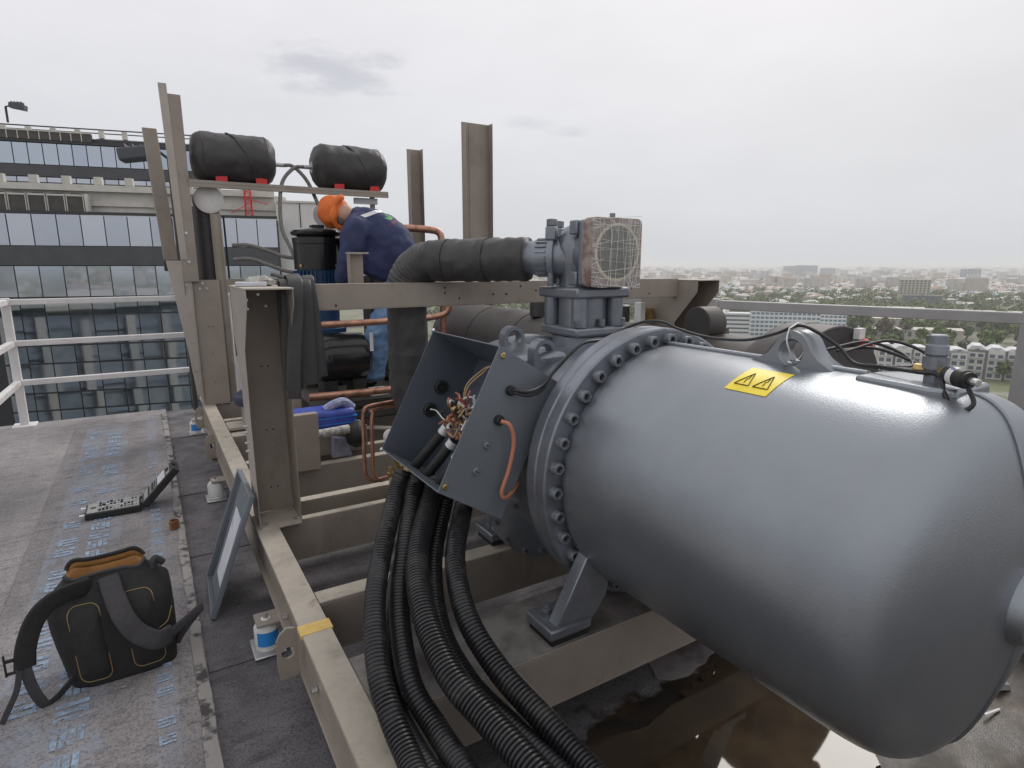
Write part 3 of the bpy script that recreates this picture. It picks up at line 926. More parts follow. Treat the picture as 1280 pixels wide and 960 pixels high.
def place_house_arrays(items):
    VV, FF, CC = [], [], []
    for (x, y, rz, w, l, h, rh, wc, rcol) in items:
        V, Fs = house_geo(w, l, h, rh)
        c, s = math.cos(rz), math.sin(rz)
        o = len(VV)
        VV += [(x + p[0] * c - p[1] * s, y + p[0] * s + p[1] * c, GZ + p[2]) for p in V]
        FF += [tuple(i + o for i in q) for q in Fs]
        CC += [wc] * 4 + [rcol] * 5
    return VV, FF, CC
def in_reserved(x, y):
    az = math.degrees(math.atan2(x, y))
    dist = math.hypot(x, y)
    if dist < 330: return True
    if 18 < az < 30 and 520 < dist < 720: return True
    if 27 < az < 44 and dist < 1050 and rc.random() < .93: return True
    if 10 < az < 18 and dist < 900: return True
    return False
# houses nearest in view are things of their own
near_items, far_items = [], []
tries = 0
while len(near_items) < 220 and tries < 6000:
    tries += 1
    dist = rc.uniform(700, 1500)
    az = rc.uniform(9, 45)
    x, y = dist * math.sin(R(az)), dist * math.cos(R(az))
    if in_reserved(x, y): continue
    near_items.append((x, y, rc.choice((.2, .35, 1.8, 1.9)) + rc.uniform(-.1, .1), rc.uniform(9, 15), rc.uniform(11, 24), rc.uniform(3.5, 7), rc.uniform(1.5, 4), rc.choice(WALLS), rc.choice(ROOFS)))
near_items.sort(key=lambda q: q[0] ** 2 + q[1] ** 2)
for q in near_items:
    V, Fs = house_geo(q[3], q[4], q[5], q[6])
    me = attr_mesh('house', V, Fs, [q[7]] * 4 + [q[8]] * 5, MT['tint'])
    o = bpy.data.objects.new('house', me)
    COL.objects.link(o)
    o.location = (q[0], q[1], GZ)
    o.rotation_euler = (0, 0, q[2])
    tag(o, 'small distant low house among the trees of the hazy city', 'house', 'low houses in the distant city')
for k in range(15000):
    u_ = rc.random()
    dist = 1450 * (9500 / 1450) ** u_
    az = rc.uniform(-14, 50) if rc.random() < .8 else rc.uniform(50, 346)
    x, y = dist * math.sin(R(az)), dist * math.cos(R(az))
    sc_ = 1 + dist / 6000
    tall = rc.random() < .045
    far_items.append((x, y, rc.uniform(0, 3.1), rc.uniform(9, 17) * sc_, rc.uniform(12, 30) * sc_, (rc.uniform(14, 34) if tall else rc.uniform(3.5, 8)), 0 if tall else rc.uniform(1.5, 4), rc.choice(WALLS), rc.choice(ROOFS)))
for k in range(2500):                                   # the rest of the city, behind and beside us
    dist = 250 * (3000 / 250) ** rc.random()
    az = rc.uniform(60, 330)
    x, y = dist * math.sin(R(az)), dist * math.cos(R(az))
    far_items.append((x, y, rc.uniform(0, 3.1), rc.uniform(9, 17), rc.uniform(12, 40), rc.uniform(4, 24), rc.uniform(0, 3), rc.choice(WALLS), rc.choice(ROOFS)))
V, Fs, C = place_house_arrays(far_items)
fo = bpy.data.objects.new('distant_city', attr_mesh('distant_city', V, Fs, C, MT['tint']))
COL.objects.link(fo)
tag(fo, 'hazy mass of low roofs stretching to the horizon', 'city', kind='stuff')

# larger buildings one can tell apart
MT['far_glass'] = material('far_window_glass', (.10, .13, .16), .25)
MT['far_glassblue'] = material('far_window_blue', (.16, .24, .30), .25)
def slab(name, label, x, y, rz, w, dpt, h, wall, floors, bays, glass='far_glass', base=0.0, attic=False, group=None, ww=.62, wh=.5):
    e = wthing(name, label, 'building', (x, y, GZ), rz, group)
    mw = material(name + '_wall', wall, .8, col2=tuple(c * .9 for c in wall), scale=.1)
    MB().box(-w / 2, w / 2, -dpt / 2, dpt / 2, 0, h).build('wall', mw, e, smooth=False)
    fh = (h - base) / floors
    bw = w / bays
    for fl in range(floors):                           # one strip of panes for each storey
        mb = MB()
        for k in range(bays):
            cx = -w / 2 + bw * (k + .5)
            mb.box(cx - bw * ww / 2, cx + bw * ww / 2, -dpt / 2 - .12, -dpt / 2 + .1, base + fh * fl + fh * (1 - wh) * .6, base + fh * fl + fh * (1 - wh) * .6 + fh * wh)
        mb.build('window_row', glass, e, smooth=False)
        mb = MB()
        nb = max(1, int(dpt / bw))
        for k in range(nb):
            cy = -dpt / 2 + dpt / nb * (k + .5)
            mb.box(-w / 2 - .12, -w / 2 + .1, cy - dpt / nb * ww / 2, cy + dpt / nb * ww / 2, base + fh * fl + fh * .25, base + fh * fl + fh * .75)
        mb.build('side_window_row', glass, e, smooth=False)
    MB().box(-w / 2 - .3, w / 2 + .3, -dpt / 2 - .3, dpt / 2 + .3, h + .01, h + .7).build('parapet', mw, e, smooth=False)
    for k in range(max(1, bays // 6)):
        cx = -w / 2 + w * (k + .5) / max(1, bays // 6)
        MB().box(cx - 1.5, cx + 1.5, -1.2, 1.6, h + .71, h + 2.6).build('roof_hut', mw, e, smooth=False)
    return e
def face(az): return -R(az)
slab('white_slab_block', 'long white office slab with rows of blue windows beyond the right railing', 216, 474, -.30, 50, 14, 23, (.74, .75, .76), 7, 15, 'far_glassblue', ww=.74, wh=.5)
slab('banded_white_block', 'pale office block with plain horizontal bands left of the white slab', 168, 468, -.28, 34, 14, 22, (.68, .68, .69), 7, 1, 'far_glass', ww=.96, wh=.38)
slab('cream_low_hall', 'cream low hall in front of the white slab', 224, 440, -.34, 30, 12, 12, (.56, .52, .46), 2, 7, ww=.3, wh=.3)
slab('white_slab_annex', 'white wing at the right end of the long office slab', 262, 496, -.34, 26, 13, 22, (.74, .75, .76), 7, 8, 'far_glassblue', ww=.74, wh=.5)
slab('unfinished_tower', 'cream framed high-rise standing on a dark base', 600, 900, -.5, 38, 24, 37, (.50, .47, .36), 6, 8, base=16, ww=.5, wh=.6)
slab('dark_tower_base', 'dark grey wide base block under the cream high-rise', 592, 868, -.5, 46, 22, 15, (.15, .155, .17), 4, 6, base=3, ww=.5)
for i, (az, ds, w, h, col) in enumerate(((24.6, 3400, 62, 82, (.44, .45, .50)), (25.5, 3450, 58, 88, (.40, .43, .49)), (26.3, 3500, 52, 86, (.38, .42, .50)), (27.5, 3600, 70, 62, (.34, .40, .50)), (37.1, 3000, 66, 66, (.34, .37, .42)), (31.2, 3400, 40, 50, (.52, .52, .54)), (41.2, 2600, 44, 50, (.50, .49, .50)), (43.2, 1650, 40, 40, (.56, .50, .46)), (18.5, 3000, 60, 40, (.52, .51, .51)))):
    x, y = ds * math.sin(R(az)), ds * math.cos(R(az))
    slab('far_high_rise', ['leftmost grey tower of the far high-rise cluster', 'second tower from the left in the far high-rise cluster', 'third tower from the left in the far high-rise cluster', 'low blue-grey tower at the right of the far cluster', 'wide grey high-rise in haze right of the cream high-rise', 'pale narrow high-rise in haze right of the far cluster', 'pale high-rise in haze near the right picture edge', 'warm beige block at the right edge above the railing', 'low pale block on the skyline right of the wrapped valve'][i],
         x, y, -R(az), w, 26, h * .62, col, 8, 6, group='far high-rises', ww=.6, wh=.5)
# white terrace houses below the right railing
def terrace(x, y, rz, n, label):
    e = wthing('white_terrace_block', label, 'building', (x, y, GZ), rz, 'white residential blocks below the railing')
    wall = material('terrace_white', (.60, .585, .57), .8, col2=(.62, .61, .60), scale=.2)
    w = n * 8.2
    MB().box(-w / 2, w / 2, -6, 8, 0, 15).build('wall', wall, e, smooth=False)
    rt_ = random.Random(n)
    for k in range(n):
        cx = -w / 2 + 8.2 * (k + .5)
        pr = rt_.choice((0, 1.2, 2.0))
        bay = MB().box(cx - 3.4, cx + 3.4, -6.05 - 2 - pr, -6.02, 0, 14 + rt_.uniform(-1, 1.5)).build('bay', wall, e, smooth=False)
        for fl in range(4):
            for sx in (-1.7, 1.7):
                wd = MB().box(cx + sx - 1.1, cx + sx + 1.1, -6.2 - 2 - pr, -6.04 - 2 - pr, 1 + fl * 3.4, 2.9 + fl * 3.4).build('window', 'far_glass', e, smooth=False)
                if fl % 2: MB().box(cx + sx - 1.5, cx + sx + 1.5, -7.1 - 2 - pr, -6.21 - 2 - pr, .6 + fl * 3.4, 1.0 + fl * 3.4).build('balcony', wall, e, smooth=False)
        rg_h = 15.6 + rt_.choice((.2, .6, 1.6, 2.2, 1.1))
        g = MB().prism([(cx - 4.2, -7.2 - pr, 15.01), (cx + 4.2, -7.2 - pr, 15.01), (cx + 1.2, -7.2 - pr, rg_h), (cx - 2.2, -7.2 - pr, rg_h)], (0, 14 + pr, 0))
        g.build('gable_roof', material('terrace_roof', (.60, .60, .61), .6, col2=(.5, .5, .52), scale=.3), e, smooth=False)
        MB().box(cx - .9, cx + .9, -7.35 - pr, -7.21 - pr, 15.1, 15.6).build('attic_window', 'far_glass', e, smooth=False)
    return e
terrace(222, 322, -.46, 5, 'white residential block with dark windows left of the grey sensor fitting')
terrace(266, 312, -.62, 5, 'white residential block with gabled attics right of the grey sensor fitting')
terrace(330, 330, -.8, 4, 'white residential block at the right picture edge behind the railing post')
# long pale roofs between the trees
for i, (x, y, w, dp, h, rz, lab) in enumerate(((300, 480, 105, 12, 9, -.3, 'long low cream shed nearest behind the white residential blocks'), (395, 560, 120, 11, 9, -.35, 'long low cream shed in the middle of the park trees'), (320, 640, 80, 10, 8, -.2, 'short pale shed left among the park trees'), (500, 640, 90, 12, 10, -.5, 'low cream building at the right under the railing'), (430, 720, 110, 10, 9, -.35, 'long pale roof at the far side of the park'))):
    e = wthing('long_shed', lab, 'building', (x, y, GZ), rz, 'long sheds among the park trees')
    MB().box(-w / 2, w / 2, -dp / 2, dp / 2, 0, h).build('wall', material('shed_wall', (.50, .46, .40), .8, col2=(.42, .39, .34), scale=.2), e, smooth=False)
    MB().prism([(-w / 2 - .5, -dp / 2 - .6, h + .02), (-w / 2 - .5, dp / 2 + .6, h + .02), (-w / 2 - .5, 0, h + 1.6)], (w + 1, 0, 0)).build('roof', material('shed_roof', (.60, .57, .50), .7, col2=(.5, .48, .43), scale=.2), e, smooth=False)
    for k in range(int(w / 6)):
        MB().box(-w / 2 + 2 + k * 6, -w / 2 + 4.5 + k * 6, -dp / 2 - .1, -dp / 2 + .05, h * .4, h * .8).build('window', 'far_glass', e, smooth=False)

# trees
TG = [material('spring_leaf_green', (.115, .17, .045), .8, col2=(.18, .22, .07), scale=.5), material('olive_leaf', (.105, .135, .05), .8, col2=(.16, .18, .075), scale=.5), material('dark_evergreen_leaf', (.055, .08, .04), .8, col2=(.08, .11, .055), scale=.5), material('budding_twigs', (.15, .115, .075), .85, col2=(.11, .085, .06), scale=.5), material('pink_blossom', (.28, .13, .19), .8, col2=(.20, .11, .13), scale=.5)]
MT['bark'] = material('bark', (.10, .08, .06), .9)
def crown_arrays(seed, n, rx, rz_):
    q = np.random.default_rng(seed)
    lob = q.normal(size=(9, 3))
    lob /= np.linalg.norm(lob, axis=1)[:, None]
    lob *= q.uniform(.35, .62, (9, 1))
    P = []
    while len(P) < n:
        l_ = lob[q.integers(9)]
        v = q.normal(size=3)
        v /= np.linalg.norm(v)
        P.append(l_ + v * .45 * q.uniform(.6, 1.0))
    P = np.array(P) * np.array([rx, rx, rz_])
    VV = np.zeros((n, 4, 3))
    for i in range(n):
        nrm = q.normal(size=3)
        nrm /= np.linalg.norm(nrm)
        u = np.cross(nrm, [0, 0, 1.0]) + 1e-3
        u /= np.linalg.norm(u)
        w = np.cross(nrm, u)
        s = q.uniform(.10, .2) * rx
        VV[i] = [P[i] - u * s - w * s * .7, P[i] + u * s * .9 - w * s, P[i] + u * s + w * s * .8, P[i] - u * s * .8 + w * s]
    return VV.reshape(-1, 3), np.arange(n * 4).reshape(-1, 4)
CROWNS = []
for k in range(5):
    for gi in range(5):
        V, Fs = crown_arrays(100 + k, 260, 5.2, 5.0 if gi != 2 else 7.0)
        CROWNS.append(attr_mesh('crown', V, Fs, None, TG[gi]))
tm = MB().sweep([(0, 0, 0), (.15, .05, 3.2), (.05, .1, 6.5)], lambda i: [.42, .32, .14][i], 7)
tm.sweep([(.12, .05, 3.0), (1.4, .6, 5.6)], lambda i: [.2, .08][i], 5)
tm.sweep([(.12, .05, 3.4), (-1.3, -.5, 6.0)], lambda i: [.2, .08][i], 5)
TRUNK = tm.mesh('trunk', 'bark')
TL = ['fresh green spring tree in the park below', 'olive green tree in the park below', 'dark evergreen tree in the park below', 'brown budding tree in the park below', 'pink blossoming tree in the park below']
def tree(x, y, s, gi):
    e = wthing('park_tree', TL[gi], 'tree', (x, y, GZ), rc.uniform(0, 6), ['fresh green park trees', 'olive park trees', 'dark evergreen park trees', 'budding park trees', 'pink blossom trees'][gi])
    for nm, me, z in (('trunk', TRUNK, 0), ('crown', CROWNS[rc.randrange(5) * 5 + gi], 8.2)):
        o = bpy.data.objects.new(nm, me)
        COL.objects.link(o)
        o.parent = e
        o.location = (0, 0, z)
    e.scale = (s, s, s * rc.uniform(.85, 1.15))
for k in range(14):                                     # in front of the white slab
    az = rc.uniform(17.8, 26.5)
    ds = rc.uniform(395, 425)
    tree(ds * math.sin(R(az)), ds * math.cos(R(az)), rc.uniform(.8, 1.2), rc.choice((2, 2, 1, 3, 2)))
for k in range(120):
    az = rc.uniform(26.5, 43)
    ds = rc.uniform(385, 820)
    tree(ds * math.sin(R(az)), ds * math.cos(R(az)), rc.uniform(.75, 1.25), rc.choice((0, 0, 1, 1, 2, 3, 0)))
for k in range(9):
    az = rc.uniform(39.3, 42.5)
    ds = rc.uniform(430, 480)
    tree(ds * math.sin(R(az)), ds * math.cos(R(az)), rc.uniform(.6, .9), 4)
for k in range(34):                                     # seen between the valve and the right post
    az = rc.uniform(8, 17.5)
    ds = rc.uniform(420, 800)
    tree(ds * math.sin(R(az)), ds * math.cos(R(az)), rc.uniform(.8, 1.2), rc.choice((0, 1, 0, 1, 3)))
# wood that reads as one mass
cv, cf = crown_arrays(77, 46, 5.5, 5.0)
VV, FF, o_ = [], [], 0
qn = np.random.default_rng(5)
for k in range(5200):
    az = rc.uniform(-12, 48)
    ds = 640 * (5200 / 640) ** rc.random()
    if rc.random() < .35: az = rc.gauss(33, 8)
    x, y = ds * math.sin(R(az)), ds * math.cos(R(az))
    s = rc.uniform(.8, 1.5)
    VV.append(cv * s + np.array([x, y, GZ + 5.5 * s]))
    FF.append(cf + o_)
    o_ += len(cv)
wood = bpy.data.objects.new('distant_trees', attr_mesh('distant_trees', np.concatenate(VV), np.concatenate(FF), None, TG[1]))
COL.objects.link(wood)
tag(wood, 'hazy mass of trees scattered between the distant roofs', 'trees', kind='stuff')

# the air over the city
hz = MB().box(-26000, 26000, -26000, 26000, GZ - 1.2, 42)
hm = bpy.data.materials.new('haze_air')
hm.use_nodes = True
ht = hm.node_tree
for n in list(ht.nodes): ht.nodes.remove(n)
pv = ht.nodes.new('ShaderNodeVolumePrincipled')
pv.inputs['Color'].default_value = (.93, .945, .97, 1)
pv.inputs['Density'].default_value = 0.00018
pv.inputs['Anisotropy'].default_value = 0.2
hout = ht.nodes.new('ShaderNodeOutputMaterial')
ht.links.new(pv.outputs[0], hout.inputs['Volume'])
ho = hz.build('haze', hm, smooth=False)
tag(ho, kind='stuff')
# ------------------------------------------------------------------ railings
def railing(name, label, runs, mat, z=(1.16, .78, .41), w=.052, plates=True):
    """runs: list of (start, end, post positions) in machine axes"""
    a0, b0 = runs[0][0]
    e = thing(name, label, 'railing', a0, b0, 0)
    for (p, q, posts) in runs:
        p, q = vec((*p, 0)), vec((*q, 0))
        for zz in z:
            MB().bar(p + Vector((0, 0, zz)), q + Vector((0, 0, zz)), w, w).build('rail', mat, e, bevel=.006)
        for t in posts:
            c = p.lerp(q, t)
            MB().box(c.x - w * .62, c.x + w * .62, c.y - w * .62, c.y + w * .62, -.02, z[0] + .012 + w / 2).build('post', mat, e, bevel=.006)
            if plates: MB().box(c.x - .09, c.x + .09, c.y - .09, c.y + .09, -.01, .012).build('base_plate', mat, e, bevel=.004)
    return e
railing('railing', 'white three-rail roof railing at the left roof edge', [((-1.445, 4.30), (2.2, 4.30), (0, .52, 1)), ((-1.445, 4.27), (-1.56, -3.0), (.28, .55, .8))], 'railwhite')
railing('railing', 'grey metal roof railing behind the big tank on the right', [((4.0, .86), (4.62, -1.20), (0.0, 1)), ((4.62, -1.24), (5.15, -3.4), (.95,)), ((4.0, .9), (3.2, 4.2), (.5, 1))], 'railgrey', z=(1.15, .55), w=.075)

# ------------------------------------------------------------------ steel skid frame
fr = thing('skid_frame', 'taupe painted steel skid frame with rails, cross beams and upright channels', 'frame', 0, -2.7, -.03)
def ibeam_b(a0, a1, b0, b1, z0, z1, name='side_rail', mat='taupe', t=.012):
    mb = MB()
    am = (a0 + a1) / 2
    mb.box(a0, a1, b0, b1, z1 - t, z1 - .003)
    mb.box(a0, a1, b0, b1, z0, z0 + t)
    mb.box(a0 + .018, a0 + .028, b0, b1, z0 + t, z1 - t)
    o = mb.build(name, mat, fr, bevel=.003)
    MB().box(a0 + .002, a1 - .002, b0, b1, z1 - .0028, z1 + .0005).build('dusty_top_face', 'taupe_dusty', o)
    return o
left = ibeam_b(-.015, .082, -3.2, 3.32, .1, .3)
right = ibeam_b(2.72, 2.82, -3.2, 3.5, .1, .3)
inner = MB().box(.497, .503, -3.0, -1.42, .08, .298).box(.47, .497, -3.0, -1.42, .08, .086).build('inner_rail', 'taupe', fr, bevel=.002)
def cross(b0, b1, a0=.083, a1=2.72, z0=.1, z1=.296, name='cross_beam'):
    o = MB().box(a0, a1, b0, b0 + .008, z0, z1 - .008).box(a0, a1, b0, b1, z1 - .008, z1).box(a0, a1, b0, b1, z0 - .008, z0).build(name, 'taupe', fr, bevel=.002)
    MB().box(a0 + .002, a1 - .002, b0 + .002, b1 - .002, z1 - .001, z1 + .002).build('dusty_top_face', 'taupe_dusty', o)
    return o
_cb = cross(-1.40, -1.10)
_cb.children[0].data.materials[0] = MT['stained_shaded']
cross(-.74, -.655)
cross(.04, .085)
cross(.27, .33)
cross(.80, .865)
cross(1.06, 1.12, z0=.06)
cross(1.74, 1.86)
cross(2.25, 2.32)
cross(2.92, 3.02)
cross(3.22, 3.30)
MB().obox((1.12, 1.43, .29), (.55, -.4, 0), (.4, .55, 0), (0, 0, 1), .42, .03, .006).build('diagonal_brace', 'taupe_dusty', fr)
# yellow tape band and lifting ears on the near rail
tape = MB().box(-.019, .086, -.915, -.855, .288, .3025).build('yellow_tape', 'tape', fr)
for b_ in (-.83, 1.92, 2.9):
    ear = MB()
    hb = [(-.085, .105), (-.016, .105), (-.016, .285), (-.05, .292), (-.085, .262)]
    # plate with a hole: outer polygon bridged to a ring
    ring = 20
    cx, cz, rh = -.05, .20, .022
    outer = []
    for k in range(ring):
        a_ = 2 * math.pi * k / ring
        dx, dz = math.cos(a_), math.sin(a_)
        best = 9
        for i in range(len(hb)):
            x1, y1 = hb[i]; x2, y2 = hb[(i + 1) % len(hb)]
            den = dx * (y2 - y1) - dz * (x2 - x1)
            if abs(den) < 1e-9: continue
            tt = ((x1 - cx) * (y2 - y1) - (y1 - cz) * (x2 - x1)) / den
            uu = ((x1 - cx) * dz - (y1 - cz) * dx) / den
            if tt > 0 and -1e-6 <= uu <= 1 + 1e-6: best = min(best, tt)
        outer.append((cx + dx * best, cz + dz * best))
    inn = [(cx + rh * math.cos(2 * math.pi * k / ring), cz + rh * math.sin(2 * math.pi * k / ring)) for k in range(ring)]
    vs = [(x, b_, z) for x, z in outer] + [(x, b_, z) for x, z in inn] + [(x, b_ + .012, z) for x, z in outer] + [(x, b_ + .012, z) for x, z in inn]
    fs = []
    for k in range(ring):
        k2 = (k + 1) % ring
        fs += [(k, k2, ring + k2, ring + k), (2 * ring + k2, 2 * ring + k, 3 * ring + k, 3 * ring + k2), (k2, k, 2 * ring + k, 2 * ring + k2), (ring + k, ring + k2, 3 * ring + k2, 3 * ring + k)]
    ear.add(vs, fs)
    ear.build('lifting_ear', 'taupe', fr)
for b_ in (-.55, -1.02, .95):
    MB().cyl((-.019, b_, .17), (.0, b_, .17), .012, n=6).build('rail_bolt', 'steel', fr)

def plate_side(a, t, prof, name, mat, parent=None):
    """thin plate in the plane across a, profile in (b, z)"""
    return MB().prism([(a, b, z) for b, z in prof], (t, 0, 0)).build(name, mat, parent or fr, bevel=.002)
FL = [(0, .31), (.20, .31), (.22, .95), (.33, 1.18), (.33, 1.398), (-.165, 1.398), (-.165, 1.33), (.01, 1.13), (.02, .8)]
def front_post(a0, a1):
    p = MB().box(a0 + .004, a1 - .004, .20, .206, .31, 1.398).build('corner_post', 'taupe', fr)
    plate_side(a0, .0035, FL, 'post_flange', 'taupe_lit' if a0 < 1 else 'taupe', p).location = (0, 0, 0)
    plate_side(a1 - .0035, .0035, FL, 'post_flange', 'taupe', p).location = (0, 0, 0)
    MB().box(a0 - .002, a1 + .002, -.17, .335, 1.399, 1.405).build('top_plate', 'taupe_dusty', p)
    MB().box(a0 + .004, a1 - .004, -.01, .20, .301, .309).build('foot_plate', 'taupe_dusty', p)
    for da, db in ((.03, .03), (a1 - a0 - .03, .03), (.03, .15), (a1 - a0 - .03, .15)):
        MB().cyl((a0 + da, db, .309), (a0 + da, db, .319), .009, n=6).build('anchor_bolt', 'steel', p)
    for da, z in ((.05, 1.34), (.05, 1.30), (.13, 1.31), (.1, 1.365)):
        MB().cyl((a0 + da, .2, z), (a0 + da, .188, z), .0065, n=10).build('bolt', 'steel', p)
    for da, z in ((.09, 1.03), (.12, 1.03), (.09, .72), (.12, .72), (.09, .43), (.12, .43)):
        MB().cyl((a0 + da, .2, z), (a0 + da, .1985, z), .0045, n=10).build('bolt_hole', 'socket', p)
    for z in (.76, .73, .68, .64):
        MB().cyl((a0 - .014, .16, z), (a0, .16, z), .006, n=8).build('side_bolt', 'steel', p)
    return p
front_post(0.0, .185)
front_post(2.60, 2.80)
MT['tp'] = MT['taupe']
tb = MB().box(.187, 2.599, -.004, .0, 1.297, 1.408).box(.187, 2.599, -.004, .055, 1.408, 1.412).box(.187, 2.599, -.004, .04, 1.293, 1.297).build('top_beam', 'taupe', fr, bevel=.002)
for a_, z in ((.40, 1.315), (.95, 1.385), (.95, 1.36), (1.23, 1.345), (1.31, 1.345), (1.5, 1.36), (1.57, 1.36), (1.40, 1.385), (2.05, 1.34), (2.2, 1.36), (2.35, 1.32), (1.03, 1.33)):
    MB().cyl((a_, -.006, z), (a_, -.0038, z), .0055, n=12).build('bolt_hole', 'socket', tb)
# rear portal
rp = MB().box(0, .205, 2.90, 2.905, .301, 1.372).box(0, .004, 2.905, 3.1, .301, 1.372).box(.201, .205, 2.905, 3.1, .301, 1.372).build('rear_post', 'taupe', fr, bevel=.003)
MB().prism([(-.175, 2.875, 1.53), (-.025, 2.875, 1.53), (-.012, 2.875, 1.36), (-.012, 2.875, .40), (-.05, 2.875, .40), (-.085, 2.875, .8)], (0, .004, 0)).build('side_panel', 'taupe_lit', fr, bevel=.001)
MB().box(-.012, -.002, 2.88, 3.3, .32, 1.36).build('side_flange', 'taupe_lit', fr)
for z in (.62, .86, 1.1, 1.33):
    MB().cyl((-.045, 2.865, z), (-.045, 2.875, z), .008, n=8).build('panel_bolt', 'steel', fr)
MB().box(.206, 2.52, 2.93, 2.936, 1.29, 1.372).box(.206, 2.52, 2.93, 2.99, 1.372, 1.377).build('rear_beam', 'taupe', fr, bevel=.002)
for a_, z in ((.05, 1.30), (.105, 1.30), (.075, 1.345)):
    MB().cyl((a_, 2.888, z), (a_, 2.90, z), .011, n=10).build('bolt', 'steel', fr)
for a_, z in ((.09, .98), (.12, .98), (.1, .75), (.10, .5)):
    MB().cyl((a_, 2.898, z), (a_, 2.9, z), .005, n=10).build('bolt_hole', 'socket', fr)
MB().box(-.06, .05, 2.86, 2.866, 1.36, 2.80).box(-.062, -.058, 2.866, 3.0, 1.25, 2.87).box(.046, .05, 2.866, 2.93, 1.36, 2.80).build('tall_channel_left', 'taupe', fr, bevel=.002).name = 'tall_channel'
MB().prism([(-.098, 2.856, 2.87), (-.04, 2.856, 2.87), (-.02, 2.856, 1.54), (-.07, 2.856, 1.54)], (0, .003, 0)).build('channel_side_face', 'taupe_lit', fr)
for z in (1.52, 1.75):
    MB().cyl((-.01, 2.848, z), (-.01, 2.86, z), .011, n=8).build('bolt', 'steel', fr)
# short channel hung beside it, slightly off plumb
_c = MB().obox((-.14, 3.56, 2.10), (1, 0, 0), (0, 1, 0), (-.05, 0, 1), .052, .003, .56).obox((-.192, 3.62, 2.10), (1, 0, 0), (0, 1, 0), (-.05, 0, 1), .003, .06, .56).obox((-.088, 3.60, 2.10), (1, 0, 0), (0, 1, 0), (-.05, 0, 1), .003, .04, .56)
_c.build('short_channel', MT['darksteel'] if False else 'taupe', fr, bevel=.002)
MB().box(-.17, -.09, 3.54, 3.74, 1.44, 1.53).build('channel_clamp', 'darksteel', fr)
def tall(a0, a1, b, z0, z1, notch=0.0):
    mb = MB().box(a0, a1, b, b + .005, z0, z1 - notch).box(a0, a0 + .004, b - .09, b, z0, z1 - .03 - notch).box(a1 - .004, a1, b - .09, b, z0, z1 - notch)
    return mb.build('tall_channel', 'taupe', fr, bevel=.002)
tall(2.53, 2.84, 2.92, .3, 2.90)
MB().box(2.61, 2.74, 2.915, 2.9195, .35, 2.86).build('channel_rib', 'taupe', fr)
tall(2.22, 2.37, 3.62, .3, 2.72)
MB().box(.27, .455, .735, .79, .297, .64).build('stub_plate', 'taupe', fr, bevel=.003)
MB().box(.50, 2.74, 1.70, 1.76, 1.305, 1.36).build('middle_beam', 'taupe', fr, bevel=.003)
MB().box(2.70, 2.76, 1.69, 1.77, .30, 1.304).build('middle_post', 'taupe', fr, bevel=.003)
MB().box(.50, .56, 1.69, 1.77, .30, 1.304).build('middle_post', 'taupe', fr, bevel=.003)
MB().box(.955, 1.075, 1.70, 1.705, 1.361, 1.575).box(.955, .96, 1.64, 1.70, 1.361, 1.575).build('stub_post', 'taupe', fr, bevel=.003)
MB().box(.945, 1.105, 1.65, 1.698, 1.576, 1.588).build('stub_cap', 'taupe_lit', fr)
MB().box(.085, .24, 1.95, 2.15, .29, .31).build('corner_gusset', 'taupe_dusty', fr)
# shelf beam for the vessels
MB().box(.03, 1.72, 2.86, 3.16, 2.145, 2.172).box(.03, 1.72, 2.86, 2.866, 2.115, 2.145).build('shelf_beam', 'taupe', fr, bevel=.003)
MB().box(1.60, 1.63, 3.0, 3.06, 1.37, 2.144).build('shelf_support', 'taupe', fr)
MB().box(1.42, 1.64, 2.95, 2.99, 2.06, 2.113).build('shelf_bracket', 'galv', fr)

# ------------------------------------------------------------------ spring mounts under the rail
def mount(a, b, label, lab):
    e = thing('spring_mount', label, 'mount', a, b, -.03, 'spring mounts under the skid rail')
    MB().box(a - .06, a + .06, b - .075, b + .075, -.032, -.022).build('base_plate', 'galv', e, bevel=.004)
    body = MB().lathe((a, b, -.022), (0, 0, 1), [(0, .045), (.02, .045), (.022, .048), (.09, .048), (.105, .038), (.122, .018), (.123, .010)], 24).build('housing', 'white', e)
    if lab:
        c = MB()
        pts = [(a + .0487 * math.cos(t), b + .0487 * math.sin(t)) for t in np.linspace(R(215), R(325), 12)]
        vs = [(x, y, z) for x, y in pts for z in (.0, .06)]
        c.add(vs, [(2 * i, 2 * i + 2, 2 * i + 3, 2 * i + 1) for i in range(11)])
        c.build('blue_label', 'blue', body)
    MB().cyl((a, b, .1), (a, b, .12), .01, n=8).build('stud', 'steel', e)
mount(-.06, -.40, 'white spring mount with a blue label under the near part of the rail', True)
mount(-.075, 1.46, 'plain pale spring mount under the rail behind the leaning panel', False)
mount(-.07, 3.30, 'small blue-banded spring mount at the far end of the rail', True)
for b_ in (-.40, 1.46, 3.30):
    MB().box(-.10, .08, b_ - .05, b_ + .05, .0925, .0998).build('mount_bracket', 'taupe', fr)
for (a_, b_) in ((2.77, -2), (2.77, .5), (2.77, 3.2), (.03, -2.6), (.03, 2.4)):
    MB().box(a_ - .05, a_ + .05, b_ - .05, b_ + .05, -.034, .0998).build('support_pad', 'blackmatte', fr)

# ------------------------------------------------------------------ the compressor
CA, CZ = 1.16, .80
comp = thing('screw_compressor', 'huge grey-blue cast compressor with a bolted flange and domed end', 'compressor', CA, -1.25, .30)
prof = [(-1.30, .413), (-1.325, .428), (-1.36, .434), (-2.06, .434)]
prof += [(v.x, v.y) for v in catmull([(-2.10, .434, 0), (-2.17, .4325, 0), (-2.225, .426, 0), (-2.258, .412, 0), (-2.284, .386, 0), (-2.305, .345, 0), (-2.325, .288, 0), (-2.342, .225, 0), (-2.357, .155, 0), (-2.366, .08, 0)], 3)]
